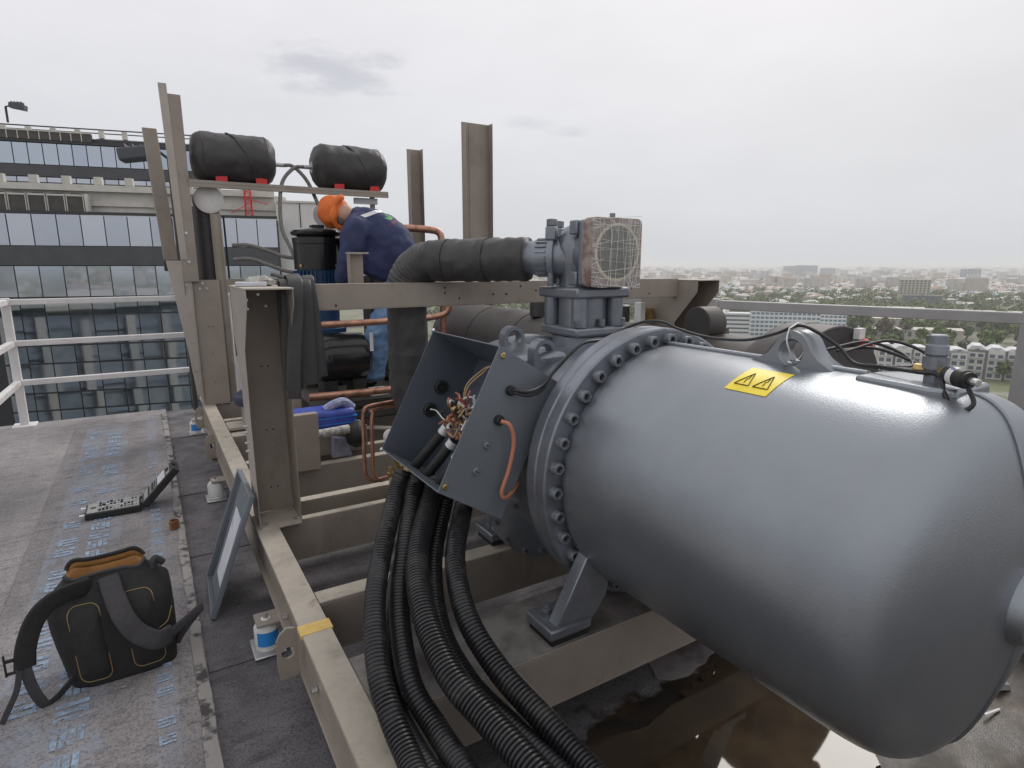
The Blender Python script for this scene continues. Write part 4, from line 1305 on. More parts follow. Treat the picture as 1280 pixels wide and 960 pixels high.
# finer dome
tank = MB().lathe((CA, 0, CZ), (0, 1, 0), prof, 128).build('tank_body', 'tank', comp, angle=50)
MB().lathe((CA, 0, CZ), (0, 1, 0), [(-2.35, .085), (-2.375, .083), (-2.392, .078), (-2.40, .066), (-2.402, .03)], 40).build('end_boss', 'tank', tank)
fl = MB().lathe((CA, 0, CZ), (0, 1, 0), [(-1.30, .412), (-1.30, .478), (-1.296, .484), (-1.255, .484), (-1.250, .479), (-1.246, .479), (-1.242, .484), (-1.20, .484), (-1.196, .479), (-1.196, .3)], 128).build('flange', 'tankflat', comp, angle=30)
NB_ = 34
bolt_me = None
for k in range(NB_):
    an = 2 * math.pi * (k + .2) / NB_
    if bolt_me is None:
        mb = MB().lathe((0, 0, 0), (0, -1, 0), [(0, .020), (.026, .020), (.029, .0175), (.029, .0115), (.017, .0105)], 20)
        bolt_me = mb.mesh('flange_bolt', 'bolt')
        bolt_me.materials.append(MT['socket'])
        for pg in bolt_me.polygons:
            if pg.center.y < -.016 and pg.center.y > -.0175 and abs(pg.normal.y) > .9: pg.material_index = 1
    o = bpy.data.objects.new('flange_bolt', bolt_me)
    COL.objects.link(o)
    o.parent = fl
    o.location = (CA + .447 * math.cos(an), -1.30, CZ + .447 * math.sin(an))
    o.rotation_euler = (0, an * 3.7, 0)
# casting ridge, lifting lug and fitting pad on top
TOP = CZ + .434
MB().box(CA - .011, CA + .011, -2.0, -1.335, TOP - .012, TOP + .010).build('casting_ridge', 'tank', tank, bevel=.005)
rid = []
for t, r in prof[3:]:
    rid.append((CA, t, CZ + r))
MB().sweep(rid, .006, 6).build('parting_seam', 'tank', tank)
MB().sweep([(p[0], p[1], 2 * CZ - p[2]) for p in rid], .006, 6).build('parting_seam', 'tank', tank)
def holed_plate(outer, c, r, a0, t, n=40):
    cx, cz = c
    og = []
    for k in range(n):
        an = 2 * math.pi * k / n
        dx, dz = math.cos(an), math.sin(an)
        best = 9
        for i in range(len(outer)):
            x1, y1 = outer[i]; x2, y2 = outer[(i + 1) % len(outer)]
            den = dx * (y2 - y1) - dz * (x2 - x1)
            if abs(den) < 1e-9: continue
            tt = ((x1 - cx) * (y2 - y1) - (y1 - cz) * (x2 - x1)) / den
            uu = ((x1 - cx) * dz - (y1 - cz) * dx) / den
            if tt > 0 and -1e-6 <= uu <= 1 + 1e-6: best = min(best, tt)
        og.append((cx + dx * best, cz + dz * best))
    ig = [(cx + r * math.cos(2 * math.pi * k / n), cz + r * math.sin(2 * math.pi * k / n)) for k in range(n)]
    ig2 = [(cx + (r + .006) * math.cos(2 * math.pi * k / n), cz + (r + .006) * math.sin(2 * math.pi * k / n)) for k in range(n)]
    loops = [[(a0, x, z) for x, z in og], [(a0, x, z) for x, z in ig2], [(a0 + .008, x, z) for x, z in ig], [(a0 + t - .008, x, z) for x, z in ig], [(a0 + t, x, z) for x, z in ig2], [(a0 + t, x, z) for x, z in og]]
    mb = MB()
    vs = [v for lp in loops for v in lp]
    fs = []
    m = len(loops)
    for j in range(m):
        j2 = (j + 1) % m
        for k in range(n):
            k2 = (k + 1) % n
            fs.append((j * n + k, j * n + k2, j2 * n + k2, j2 * n + k))
    return mb.add(vs, fs)
lug_o = [(-1.665, TOP - .05), (-1.665, TOP - .002), (-1.70, TOP + .004), (-1.735, TOP + .022), (-1.758, TOP + .052), (-1.776, TOP + .078), (-1.80, TOP + .092), (-1.828, TOP + .088), (-1.85, TOP + .070), (-1.868, TOP + .040), (-1.895, TOP + .016), (-1.94, TOP + .003), (-1.94, TOP - .05)]
lo = []
for i, p in enumerate(catmull([(0, x, z) for x, z in lug_o[1:-1]], 4)): lo.append((p.y, p.z))
holed_plate([lug_o[0]] + lo + [lug_o[-1]], (-1.808, TOP + .034), .031, CA - .035, .07).build('lifting_lug', 'tank', tank, angle=30)
pad = MB().prism([(CA - .065, -2.0, TOP - .05), (CA + .08, -2.0, TOP - .05), (CA + .10, -2.05, TOP - .05), (CA + .10, -2.215, TOP - .05), (CA - .06, -2.215, TOP - .05), (CA - .085, -2.17, TOP - .05), (CA - .075, -2.10, TOP - .05)], (0, 0, .056)).build('fitting_pad', 'tank', tank, bevel=.008)
MB().lathe((CA, -2.14, TOP + .006), (0, 0, 1), [(0, .019), (.03, .019), (.031, .025), (.058, .025), (.060, .021), (.064, .024), (.082, .022), (.086, .019), (.105, .018), (.107, .015)], 12).build('relief_fitting', 'tankflat', pad, angle=25)
sens = thing('pressure_sensor', 'black pressure sensor with white label and brass nut on top of the tank', 'sensor', CA, -2.16, TOP + .03)
SZ = TOP + .032
MB().cyl((CA - .008, -2.10, SZ), (CA - .002, -2.125, SZ), .013, n=6).build('brass_plug', 'brass', sens, bevel=.002)
MB().cyl((CA - .012, -2.158, SZ), (CA - .03, -2.178, SZ), .0125, n=6).build('brass_nut', 'brass', sens, bevel=.002)
u_ = Vector((-.45, -.75, -.02)).normalized()
p0 = Vector((CA - .03, -2.178, SZ))
bd = MB().lathe(p0, u_, [(0, .016), (.004, .020), (.056, .020), (.06, .017), (.066, .017)], 20).build('sensor_body', 'blackmatte', sens)
MB().lathe(p0, u_, [(.020, .0204), (.036, .0204)], 20, False, False).build('white_label', 'white', bd)
MB().lathe(p0, u_, [(.067, .008), (.088, .008), (.09, .006)], 10).build('sensor_tip', 'steel', bd)
# flap of printed marks on the label
for k in range(5):
    MB().obox(p0 + u_ * (.0225 + k * .0026) + Vector((-.4, .2, .86)).normalized() * .0206, u_, (.86, .1, .4), (-.4, .2, .86), .0006, .005, .0003).build('print_mark', 'deepblue', bd)
loop = catmull([p0 + u_ * .062 + Vector((0, 0, -.012)), p0 + u_ * .075 + Vector((-.01, -.01, -.045)), p0 + u_ * .055 + Vector((-.035, -.005, -.062)), p0 + u_ * .02 + Vector((-.03, .0, -.035)), p0 + u_ * -.005 + Vector((-.012, .006, -.004)), p0 + Vector((.01, .06, -.006)), (CA + .01, -2.02, TOP + .022), (CA + .02, -1.95, TOP + .02), (CA + .03, -1.90, TOP + .055), (CA + .01, -1.845, TOP + .092), (CA, -1.80, TOP + .104), (CA + .01, -1.73, TOP + .075), (CA + .05, -1.6, TOP + .04), (CA + .06, -1.45, TOP + .032), (CA + .04, -1.34, TOP + .05), (CA + .02, -1.28, CZ + .505), (CA - .02, -1.22, CZ + .50), (CA - .04, -1.1, CZ + .45)], 6)
solo(MB().sweep(loop, .0048, 8), 'sensor_cable', 'cable', 'thin black cable run from the sensor over the lifting lug to the flange', 'cable')
solo(MB().sweep(catmull([(CA - .03, -1.795, TOP + .098), (CA - .042, -1.80, TOP + .06), (CA, -1.803, TOP + .008), (CA + .045, -1.80, TOP + .05), (CA + .02, -1.797, TOP + .108), (CA - .03, -1.795, TOP + .098)], 6), .0022, 6), 'cable_tie', 'white', 'white cable tie looped through the lifting lug', 'cable tie')
for k, (dy, dz, sp) in enumerate(((0, .0, .03), (.03, .012, .05), (-.02, .02, .06))):
    solo(MB().sweep(catmull([(CA + .06, -1.88 + dy, TOP + .04), (CA + .13 + sp, -1.92 + dy, TOP + .045 + dz), (CA + .16 + sp, -2.0 + dy, TOP + .02 + dz), (CA + .10 + sp, -2.05 + dy, TOP + .010), (CA + .05, -1.98 + dy, TOP + .012)], 8), .0042, 8), 'loose_cable', 'cable', ['black cable coil lying nearest behind the lifting lug', 'black cable coil in the middle of the bundle behind the lug', 'black cable coil highest in the bundle behind the lug'][k], 'cable', 'cables coiled behind the lug')
# yellow warning label, follows the curve of the shell
def shell_pt(b, deg, dr): return (CA + (.434 + dr) * math.cos(R(deg)), b, CZ + (.434 + dr) * math.sin(R(deg)))
nb_, na_ = 8, 10
vs = [shell_pt(-1.745 - .125 * i / nb_, 103.5 + 16.0 * j / na_, .0012) for j in range(na_ + 1) for i in range(nb_ + 1)]
lab = MB().add(vs, [(j * (nb_ + 1) + i, j * (nb_ + 1) + i + 1, (j + 1) * (nb_ + 1) + i + 1, (j + 1) * (nb_ + 1) + i) for j in range(na_) for i in range(nb_)]).build('warning_label', 'yellow', comp)
def on_label(pts, w=.0016):
    P = [shell_pt(-1.745 - .125 * x, 119.5 - 16.0 * y, .0024) for x, y in pts]
    return MB().sweep(P, w, 5)
for x0 in (.10, .55):
    tri = [(x0, .22), (x0 + .35, .22), (x0 + .175, .72), (x0, .22)]
    fine = []
    for i in range(3):
        for k in range(5): fine.append((tri[i][0] + (tri[i + 1][0] - tri[i][0]) * k / 5, tri[i][1] + (tri[i + 1][1] - tri[i][1]) * k / 5))
    fine.append(tri[0])
    on_label(fine, .0013).build('warning_triangle', 'ink', lab)
    on_label([(x0 + .16, .62), (x0 + .19, .46), (x0 + .155, .46), (x0 + .18, .30)], .0010).build('warning_flash', 'ink', lab)
# motor and rotor housing behind the flange
MB().lathe((CA, 0, CZ - .02), (0, 1, 0), [(-1.196, .385), (-1.13, .40), (-.95, .40), (-.9, .375), (-.55, .36), (-.50, .40), (-.42, .40), (-.38, .34), (-.10, .30), (-.02, .22)], 64).build('rotor_housing', 'tankflat', comp)
for (b_, a_, z_) in ((-.58, 1.01, 1.185), (-.86, .98, 1.16)):
    ol = [(b_ + .052 * math.cos(t), z_ + .052 * math.sin(t)) for t in np.linspace(0, math.pi, 9)] + [(b_ - .052, z_ - .14), (b_ + .052, z_ - .14)]
    # ring faces across the machine
    g = holed_plate([(x, z) for x, z in ol], (b_, z_), .029, 0, .05)
    for i, v in enumerate(g.v): g.v[i] = (a_ + (v[1] - b_), b_ + v[0], v[2])
    g.build('lifting_ring', 'tankflat', comp, angle=30)
MB().prism([(.86, -.75, 1.13), (1.05, -.92, 1.17), (1.05, -.40, 1.17), (.86, -.42, 1.13)], (0, 0, -.2)).build('housing_shoulder', 'tankflat', comp, bevel=.02)
# discharge port low on the left
dp = Vector((-.80, -.42, -.30)).normalized()
dc = Vector((.86, -.86, .44))
MB().lathe(dc - dp * .18, dp, [(0, .12), (.12, .12), (.125, .150), (.165, .150), (.168, .143)], 40).build('lower_port', 'tankflat', comp)
e1 = dp.cross(Vector((0, 0, 1))).normalized()
e2 = dp.cross(e1)
for k in range(8):
    an = 2 * math.pi * k / 8
    c = dc - dp * .012 + (e1 * math.cos(an) + e2 * math.sin(an)) * .118
    MB().lathe(c, dp, [(0, .012), (.014, .012)], 8).build('port_bolt', 'bolt', comp)
# feet
def foot(a0, sgn, b0=-1.395):
    w = .15
    poly = [(a0, b0 + .015, .322), (a0 + sgn * w, b0 + .015, .322), (a0 + sgn * .22, b0 + .015, .41), (a0 + sgn * .26, b0 + .015, .60), (a0 + sgn * .14, b0 + .015, .58)]
    MB().prism(poly, (0, .05, 0)).build('foot_web', 'tankflat', comp, bevel=.004)
    f = MB().box(min(a0 - sgn * .015, a0 + sgn * w), max(a0 - sgn * .015, a0 + sgn * w), b0, b0 + .15, .322, .357).build('foot', 'tankflat', comp, bevel=.006)
    MB().box(min(a0 - sgn * .005, a0 + sgn * w * .95), max(a0 - sgn * .005, a0 + sgn * w * .95), b0 + .01, b0 + .14, .2985, .3218).build('rubber_pad', 'blackmatte', comp)
    MB().lathe((a0 + sgn * .035, b0 + .10, .357), (0, 0, 1), [(0, .022), (.004, .022), (.0045, .017), (.02, .017), (.021, .011), (.034, .011)], 12).build('foot_bolt', 'bolt', comp)
foot(.66, 1)
foot(1.66, -1)
foot(.84, 1, -.69 + .0)
# ------------------------------------------------------------------ terminal box on the housing
tx = thing('terminal_box', 'open slate-grey terminal box with its lid off, tilted on the compressor side', 'electrical box', .6, -.9, .75)
A_ = Vector((.605, 0, 1.247)); D_ = Vector((.377, 0, .800)); B_ = Vector((.808, 0, 1.121)); C_ = B_ + (D_ - A_)
B1, B2 = -1.15, -.63
def P3(v, b): return Vector((v.x, b, v.z))
dn = (D_ - A_).normalized()
dpv = (B_ - A_).normalized()
MB().prism([P3(A_, B1), P3(B_ + dpv * .03, B1), P3(C_ + dpv * .03, B1), P3(D_, B1)], (0, .004, 0)).build('near_side_panel', 'boxmet', tx)
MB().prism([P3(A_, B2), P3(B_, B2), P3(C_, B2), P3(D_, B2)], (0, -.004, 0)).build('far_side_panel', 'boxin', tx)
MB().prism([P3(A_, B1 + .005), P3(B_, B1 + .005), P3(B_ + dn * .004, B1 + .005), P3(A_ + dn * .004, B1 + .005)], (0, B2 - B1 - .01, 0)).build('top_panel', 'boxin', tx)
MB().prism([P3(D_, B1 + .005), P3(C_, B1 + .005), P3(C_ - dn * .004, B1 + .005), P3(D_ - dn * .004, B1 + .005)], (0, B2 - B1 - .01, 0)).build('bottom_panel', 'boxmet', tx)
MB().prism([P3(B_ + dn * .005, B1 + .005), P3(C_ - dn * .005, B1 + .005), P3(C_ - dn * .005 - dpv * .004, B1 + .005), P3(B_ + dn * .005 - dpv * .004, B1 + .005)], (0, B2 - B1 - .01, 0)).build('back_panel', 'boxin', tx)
def on_near(u, v, b=B1): return P3(A_ + (B_ - A_) * u + (D_ - A_) * v, b)
def knob(u, v, b, sgn, r, h, mat, name, n=18):
    c = on_near(u, v, b)
    return MB().lathe(c, (0, sgn, 0), [(0, r), (h * .6, r), (h, r * .75)], n).build(name, mat, tx)
k1 = knob(.42, .215, B1, -1, .017, .022, 'blackmatte', 'cable_gland')
k2 = knob(.43, .42, B1, -1, .017, .022, 'blackmatte', 'cable_gland')
for v_ in (.60, .78):
    kk = knob(.42, v_, B1, -1, .013, .010, 'boxmet', 'blanking_plug')
    MB().obox(on_near(.42, v_, B1 - .0102), dpv, (0, 1, 0), dn, .008, .0006, .0012).build('plug_slot', 'socket', kk)
for u_, v_, b in ((.10, .045, B1), (.07, .95, B1)):
    knob(u_, v_, b, -1, .010, .007, 'brass', 'cover_screw')
for c in (P3(A_, B2), P3(D_, B2)):
    MB().sphere(c, .008, 10, 6).build('cover_screw', 'steel', tx)
for u_, v_ in ((.52, .36), (.50, .56)):
    c = on_near(u_, v_, B2 - .004)
    rr_ = MB().lathe(c, (0, -1, 0), [(0, .028), (.012, .028), (.016, .024), (.016, .016), (.008, .015)], 24).build('round_grommet', 'blackmatte', tx)
    MB().lathe(c + Vector((0, -.009, 0)), (0, -1, 0), [(0, .013), (.003, .011)], 12).build('grommet_core', 'socket', rr_)
# cables coming up through the floor of the box, and the nest of wires
def in_box(u, v, t): return P3(A_ + (B_ - A_) * u + (D_ - A_) * v, B1 + (B2 - B1) * t)
for k, (t0, t1, uu) in enumerate(((.74, .50, .36), (.54, .36, .38), (.36, .26, .42))):
    p, q_ = in_box(uu, 1.02, t0), in_box(uu, .60 + .07 * k, t1)
    cbl = MB().cyl(p, q_, .019, n=14).build('power_cable', 'blackmatte', tx)
    MB().cyl(q_.lerp(p, .16), q_.lerp(p, .02), .0198, n=14).build('silver_tape', 'silver', cbl)
rw = random.Random(9)
WM = [MT['orange_wire'], MT['copper'], MT['blackmatte'], material('dark_red_wire', (.2, .04, .03), .5), MT['white'], material('tan_wire', (.45, .3, .15), .5)]
for k in range(74):
    c0 = in_box(rw.uniform(.15, .5), rw.uniform(.40, .64), rw.uniform(.20, .44))
    pts = [c0]
    for j in range(3): pts.append(pts[-1] + Vector((rw.uniform(-.026, .026), rw.uniform(-.028, .028), rw.uniform(-.026, .034))))
    MB().sweep(catmull(pts, 5), rw.uniform(.0024, .005), 6).build('wire', rw.choice(WM), tx)
for k in range(2):
    MB().sweep(catmull([in_box(.3, .45, .36), in_box(.25, .30, .40 - .03 * k), in_box(.3, .17, .34 - .04 * k), in_box(.25, .12, .2), in_box(.3, .13, .02)], 6), .0026, 6).build('wire', WM[5], tx)
for k in range(6):
    c0 = in_box(rw.uniform(.15, .5), rw.uniform(.42, .64), rw.uniform(.2, .48))
    MB().lathe(c0, (rw.uniform(-1, 1), rw.uniform(-1, 1), .5), [(0, .011), (.02, .011)], 10).build('terminal_stud', ['brass', 'white', 'copper'][k % 3], tx)
# leads from the near side
g1, g2 = on_near(.42, .215, B1 - .02), on_near(.43, .42, B1 - .02)
for k in range(2):
    solo(MB().sweep(catmull([g1 + Vector((0, 0, .004 - .008 * k)), g1 + Vector((.04, -.03, .0 - .012 * k)), g1 + Vector((.10, -.02, .012 - .014 * k)), g1 + Vector((.15, -.005, .045)), (.87, -1.172, 1.205), (.93, -1.165, 1.235), (1.0, -1.165, 1.24)], 8), .0055, 8), 'gland_lead', 'cable', ['upper black lead from the terminal box to the flange', 'lower black lead sagging from the terminal box to the flange'][k], 'cable', 'leads from the box gland')
solo(MB().sweep(catmull([g2, g2 + Vector((.02, -.02, -.012)), g2 + Vector((.035, -.02, -.07)), g2 + Vector((.02, -.015, -.16)), g2 + Vector((-.005, -.01, -.235)), g2 + Vector((.01, -.005, -.262)), g2 + Vector((.05, .02, -.262)), g2 + Vector((.10, .06, -.25))], 8), .0068, 8), 'copper_coloured_lead', 'orange_wire', 'orange-brown lead hanging in a loop from the terminal box side', 'cable')

# ------------------------------------------------------------------ corrugated conduits
HO = [
      [(0.363, -0.828, 0.705), (0.245, -1.006, 0.6), (0.146, -1.201, 0.53), (0.088, -1.383, 0.455), (0.076, -1.503, 0.4), (0.079, -1.615, 0.36), (0.075, -1.762, 0.35)],
      [(0.411, -0.86, 0.7), (0.313, -1.024, 0.59), (0.214, -1.216, 0.49), (0.158, -1.431, 0.41), (0.171, -1.569, 0.36), (0.181, -1.725, 0.345), (0.188, -1.859, 0.345)],
      [(0.459, -0.913, 0.69), (0.318, -1.115, 0.6), (0.243, -1.327, 0.54), (0.224, -1.534, 0.475), (0.257, -1.685, 0.43), (0.285, -1.834, 0.405), (0.304, -1.956, 0.39)],
      [(0.509, -0.913, 0.655), (0.393, -1.067, 0.53), (0.321, -1.269, 0.43), (0.318, -1.46, 0.365), (0.346, -1.649, 0.345), (0.368, -1.811, 0.34), (0.381, -1.943, 0.335)],
      [(0.513, -1.045, 0.66), (0.413, -1.191, 0.58), (0.353, -1.386, 0.51), (0.363, -1.546, 0.44), (0.397, -1.7, 0.39), (0.424, -1.845, 0.355), (0.432, -1.974, 0.345)],
      [(0.452, -0.84, 0.66), (0.338, -0.945, 0.52), (0.212, -1.135, 0.42), (0.124, -1.364, 0.355), (0.108, -1.565, 0.34), (0.119, -1.749, 0.335)],
]
HO = [[(h[0][0] + .03, h[0][1] + .02, h[0][2] + .06)] + h + [(h[-1][0] + .02, h[-1][1] - .25, h[-1][2] - .02)] for h in HO]
HL = ['leftmost corrugated black conduit hanging from the open terminal box', 'second corrugated black conduit from the left under the terminal box', 'thick corrugated black conduit in the middle of the hanging bunch', 'lowest corrugated black conduit deep inside the hanging bunch', 'rightmost corrugated black conduit standing apart from the bunch', 'corrugated black conduit half hidden behind the leftmost one']
def corrugated(pts, r, pitch=.0118):
    fine = catmull(pts, 40)
    S = [0.0]
    for i in range(1, len(fine)): S.append(S[-1] + (fine[i] - fine[i - 1]).length)
    Lg = S[-1]
    nr = int(Lg / pitch)
    out, rad = [], []
    j = 0
    for k in range(nr):
        for q_, rr_ in ((0.0, .86), (.22, .88), (.36, 1.0), (.78, 1.0)):
            s = (k + q_) * pitch
            while j < len(S) - 2 and S[j + 1] < s: j += 1
            t = (s - S[j]) / max(1e-9, S[j + 1] - S[j])
            out.append(fine[j].lerp(fine[j + 1], t))
            rad.append(r * rr_)
    return MB().sweep(out, lambda i: rad[i], 18)
for k, h in enumerate(HO):
    solo(corrugated(h, (.032, .031, .036, .030, .033, .030)[k]), 'corrugated_conduit', 'hose', HL[k], 'conduit', 'conduits under the terminal box', angle=60)

# ------------------------------------------------------------------ tee valve with wrapped flange
va, vb = 1.33, -.78
V_A = 1.385
VB = -.585
tv = thing('shutoff_valve', 'grey cast valve with a shrink-wrapped square flange standing on the compressor', 'valve', V_A, VB, 1.2)
WD = Vector((-.625, .705, 0)).normalized()              # the suction pipe leaves this way
MB().box(V_A - .15, V_A + .13, VB - .14, VB + .14, 1.185, 1.228).build('lower_flange', 'tankflat', tv, bevel=.012)
MB().lathe((V_A - .01, VB, 1.08), (0, 0, 1), [(0, .15), (.10, .14), (.105, .13)], 32).build('seat', 'tankflat', tv)
MB().lathe((V_A - .01, VB, 1.228), (0, 0, 1), [(0, .112), (.125, .112)], 32).build('neck', 'tankflat', tv)
for a_, b_ in ((-.105, -.105), (.095, -.105), (.095, .105), (-.105, .105)):
    MB().cyl((V_A - .005 + a_, VB + b_, 1.2285), (V_A - .005 + a_, VB + b_, 1.353), .036, n=16).build('stay_boss', 'tankflat', tv)
for a_, b_ in ((-.135, -.125), (.115, -.125), (-.005, -.128)):
    MB().cyl((V_A + a_, VB + b_, 1.2285), (V_A + a_, VB + b_, 1.262), .018, n=6).build('nut', 'bolt', tv, bevel=.002)
MB().box(V_A - .158, V_A + .142, VB - .15, VB + .15, 1.354, 1.40).build('upper_flange', 'tankflat', tv, bevel=.010)
bdy = MB().lathe((V_A - .03, VB + .01, 1.40), (0, 0, 1), [(0, .088), (.06, .09), (.10, .105), (.17, .112), (.22, .10), (.26, .07), (.285, .02)], 36).build('valve_body', 'tankflat', tv)
MB().lathe((V_A, VB, 1.545), (0, 1, 0), [(-.12, .118), (-.05, .118), (.03, .11), (.08, .07)], 36).build('front_barrel', 'tankflat', tv)
OC = Vector((V_A - .03, VB + .01, 1.530))
MB().lathe(OC, WD, [(0, .098), (.098, .098), (.10, .12), (.125, .12), (.127, .10)], 36).build('outlet_barrel', 'tankflat', tv)
cpl = MB().lathe(OC, WD, [(.127, .082), (.20, .082), (.21, .076), (.25, .076)], 36).build('coupling', 'tankflat', tv)
ws = WD.cross(Vector((0, 0, 1))).normalized()
for k in range(20):
    an = 2 * math.pi * k / 20
    rdir = ws * math.cos(an) + Vector((0, 0, 1)) * math.sin(an)
    MB().obox(OC + WD * .165 + rdir * .084, WD, rdir, WD.cross(rdir), .025, .004, .005).build('coupling_rib', 'tankflat', cpl)
for s_ in (-1, 1):
    c = OC + WD * .112 + ws * (.07 * s_) + Vector((0, 0, .105))
    MB().obox(c, WD, ws, (0, 0, 1), .024, .028, .030).build('outlet_ear', 'tankflat', tv, bevel=.006)
    MB().cyl(c + Vector((0, 0, .0305)), c + Vector((0, 0, .062)), .024, n=12).build('ear_bolt', 'bolt', tv, bevel=.004)
    c2 = OC + WD * .112 + ws * (.085 * s_) + Vector((0, 0, -.115))
    MB().cyl(c2 + Vector((0, 0, -.012)), c2 + Vector((0, 0, .09)), .014, n=10).build('ear_stud', 'bolt', tv)
bf_ = MB().box(V_A - .135, V_A + .12, -.735, -.70, 1.41, 1.685).build('flange_backing', 'tankflat', tv, bevel=.01)
for a_, z_ in ((-.11, 1.655), (.1, 1.655), (-.11, 1.44), (.1, 1.44)):
    MB().box(V_A + a_ - .032, V_A + a_ + .032, -.699, -.645, z_ - .03, z_ + .03).build('flange_ear', 'tankflat', tv, bevel=.006)
MB().cyl((V_A, -.76, 1.69), (V_A, -.76, 1.712), .012, n=8).build('vent_stub', 'bolt', tv)
# wrapped flange: square board with round cream gasket, bore, and stretch film strands
W0, W1, Z0, Z1 = V_A - .14, V_A + .14, 1.405, 1.692
def rounded(x0, x1, z0, z1, r, n=6):
    out = []
    for cx, cz, a0 in ((x1 - r, z1 - r, 0), (x0 + r, z1 - r, 90), (x0 + r, z0 + r, 180), (x1 - r, z0 + r, 270)):
        for k in range(n + 1): out.append((cx + r * math.cos(R(a0 + 90 * k / n)), cz + r * math.sin(R(a0 + 90 * k / n))))
    return out
wf = MB().prism([(x, -.795, z) for x, z in rounded(W0, W1, Z0, Z1, .028)], (0, .058, 0)).build('wrapped_flange', 'wood', tv, bevel=.003)
wc = (V_A + .002, -.795, (Z0 + Z1) / 2)
MB().lathe(wc, (0, -1, 0), [(0, .122), (.002, .122), (.0035, .118), (.0035, .110), (.001, .108)], 48, False, False).build('gasket_ring', 'gasket', wf)
MB().lathe(wc, (0, -1, 0), [(.0005, .112), (.0015, .110)], 48).build('bore_cover', 'bore', wf)
rf = random.Random(4)
film = bpy.data.materials.new('stretch_film')
film.use_nodes = True
fb = film.node_tree.nodes['Principled BSDF']
fb.inputs['Base Color'].default_value = (.9, .9, .9, 1)
fb.inputs['Roughness'].default_value = .22
fb.inputs['Alpha'].default_value = .16
_fm = MB()
_n = 14
vs = [(W0 + .002 + (W1 - W0 - .010) * i / _n, -.8005 + rf.uniform(-.0012, .0012), Z0 + .002 + (Z1 - Z0 - .006) * j / _n) for j in range(_n + 1) for i in range(_n + 1)]
_fm.add(vs, [(j * (_n + 1) + i, j * (_n + 1) + i + 1, (j + 1) * (_n + 1) + i + 1, (j + 1) * (_n + 1) + i) for j in range(_n) for i in range(_n)])
_fm.build('stretch_film', film, wf, smooth=False)
strand = material('film_crease', (.72, .71, .68), .4)
for k in range(62):
    if rf.random() < .5:
        z_ = rf.uniform(Z0, Z1 - .006)
        p, q_ = (W0 + .002, -.8022, z_), (W1 - .008, -.8022, z_ + rf.uniform(-.03, .03))
        if rf.random() < .6:
            x_ = rf.choice((W0, W1 - .008))
            p, q_ = (x_, -.8022, z_), (x_ + (.07 if x_ == W0 else -.07) * rf.uniform(.5, 1.6), -.8022, z_ + rf.uniform(-.03, .03))
    else:
        x_ = rf.uniform(W0 + .03, W1 - .03)
        p, q_ = (x_, -.8022, Z0), (x_ + rf.uniform(-.03, .03), -.8022, Z1 - .006)
        if rf.random() < .6:
            z_ = rf.choice((Z0, Z1 - .006))
            p, q_ = (x_, -.8022, z_), (x_ + rf.uniform(-.04, .04), -.8022, z_ + (.07 if z_ == Z0 else -.07) * rf.uniform(.5, 1.6))
    MB().bar(p, q_, rf.uniform(.0008, .0022), .0008, (0, 1, 0)).build('film_crease', strand, wf)
# ------------------------------------------------------------------ insulated suction pipe
pr = .101
P0 = OC + WD * .24 + Vector((0, 0, -.006))
E0 = Vector((.80, .14, 1.516))
dirp = (E0 - P0)
dirp.z = 0
dirp.normalize()
er = .17
path = [P0.lerp(E0 - dirp * er, k / 6) for k in range(7)]
path += [E0 - dirp * er + dirp * (er * math.sin(t)) + Vector((0, 0, -er + er * math.cos(t))) for t in np.linspace(.12, math.pi / 2, 12)]
low_ = E0 + Vector((0, 0, -er))
path += [low_ + Vector((0, 0, -.12)), low_ + Vector((0, 0, -.28)), low_ + Vector((0, 0, -.44)), low_ + Vector((.02, -.01, -.56)), low_ + Vector((.08, -.05, -.65)), low_ + Vector((.20, -.14, -.70)), low_ + Vector((.34, -.30, -.71))]
fine = catmull(path, 8)
rp_ = random.Random(2)
rads = [pr * (1 + .012 * math.sin(i * .9)) for i in range(len(fine))]
sp = solo(MB().sweep(fine, lambda i: rads[i], 56), 'insulated_pipe', 'foam', 'fat black foam-insulated pipe bending down behind the top beam', 'pipe', angle=180)
crumple(sp, .014, .05)
MB().cyl(P0.lerp(E0, .30), P0.lerp(E0, .36), pr * 1.03, n=40).build('tape_band', 'foamtape', sp)
MB().cyl(P0.lerp(E0, .62), P0.lerp(E0, .66), pr * 1.03, n=40).build('tape_band', 'foamtape', sp)
MB().lathe(low_ + Vector((0, 0, -.38)), (0, 0, 1), [(0, pr * 1.04), (.08, pr * 1.04)], 40).build('tape_band', 'foamtape', sp)
# flat rubber strips thrown over the beam
for k, (a0, w, b_, zb, dx) in enumerate(((.205, .085, -.018, .95, .0), (.255, .07, -.03, .97, .02), (.285, .05, -.012, 1.0, .045), (.222, .06, -.045, .92, -.03))):
    z0 = 1.424 + .006 * k
    pts = [(a0 + .02, .10 + .01 * k, 1.12), (a0 + .01, .085 + .008 * k, 1.35), (a0, .05, z0 + .004), (a0, .0, z0 + .006), (a0 - .004, b_ - .018, z0 - .03), (a0 - .008 + dx * .3, b_ - .022 - .006 * k, 1.28), (a0 - .016 + dx * .7, b_ - .02 - .01 * k, 1.12), (a0 - .022 + dx, b_ - .015 - .012 * k, zb)]
    P = catmull(pts, 7)
    solo(MB().sweep(P, .01, 14, flat=(w / 2, .0035), up=(1, 0, 0)), 'rubber_strip', 'foamtape', ['widest black rubber strip hanging over the top beam by the post', 'black rubber strip in the middle of the hanging bunch', 'narrow black rubber strip on the right of the hanging bunch', 'longest black rubber strip on the left of the hanging bunch'][k], 'strip', 'rubber strips over the beam', angle=50)
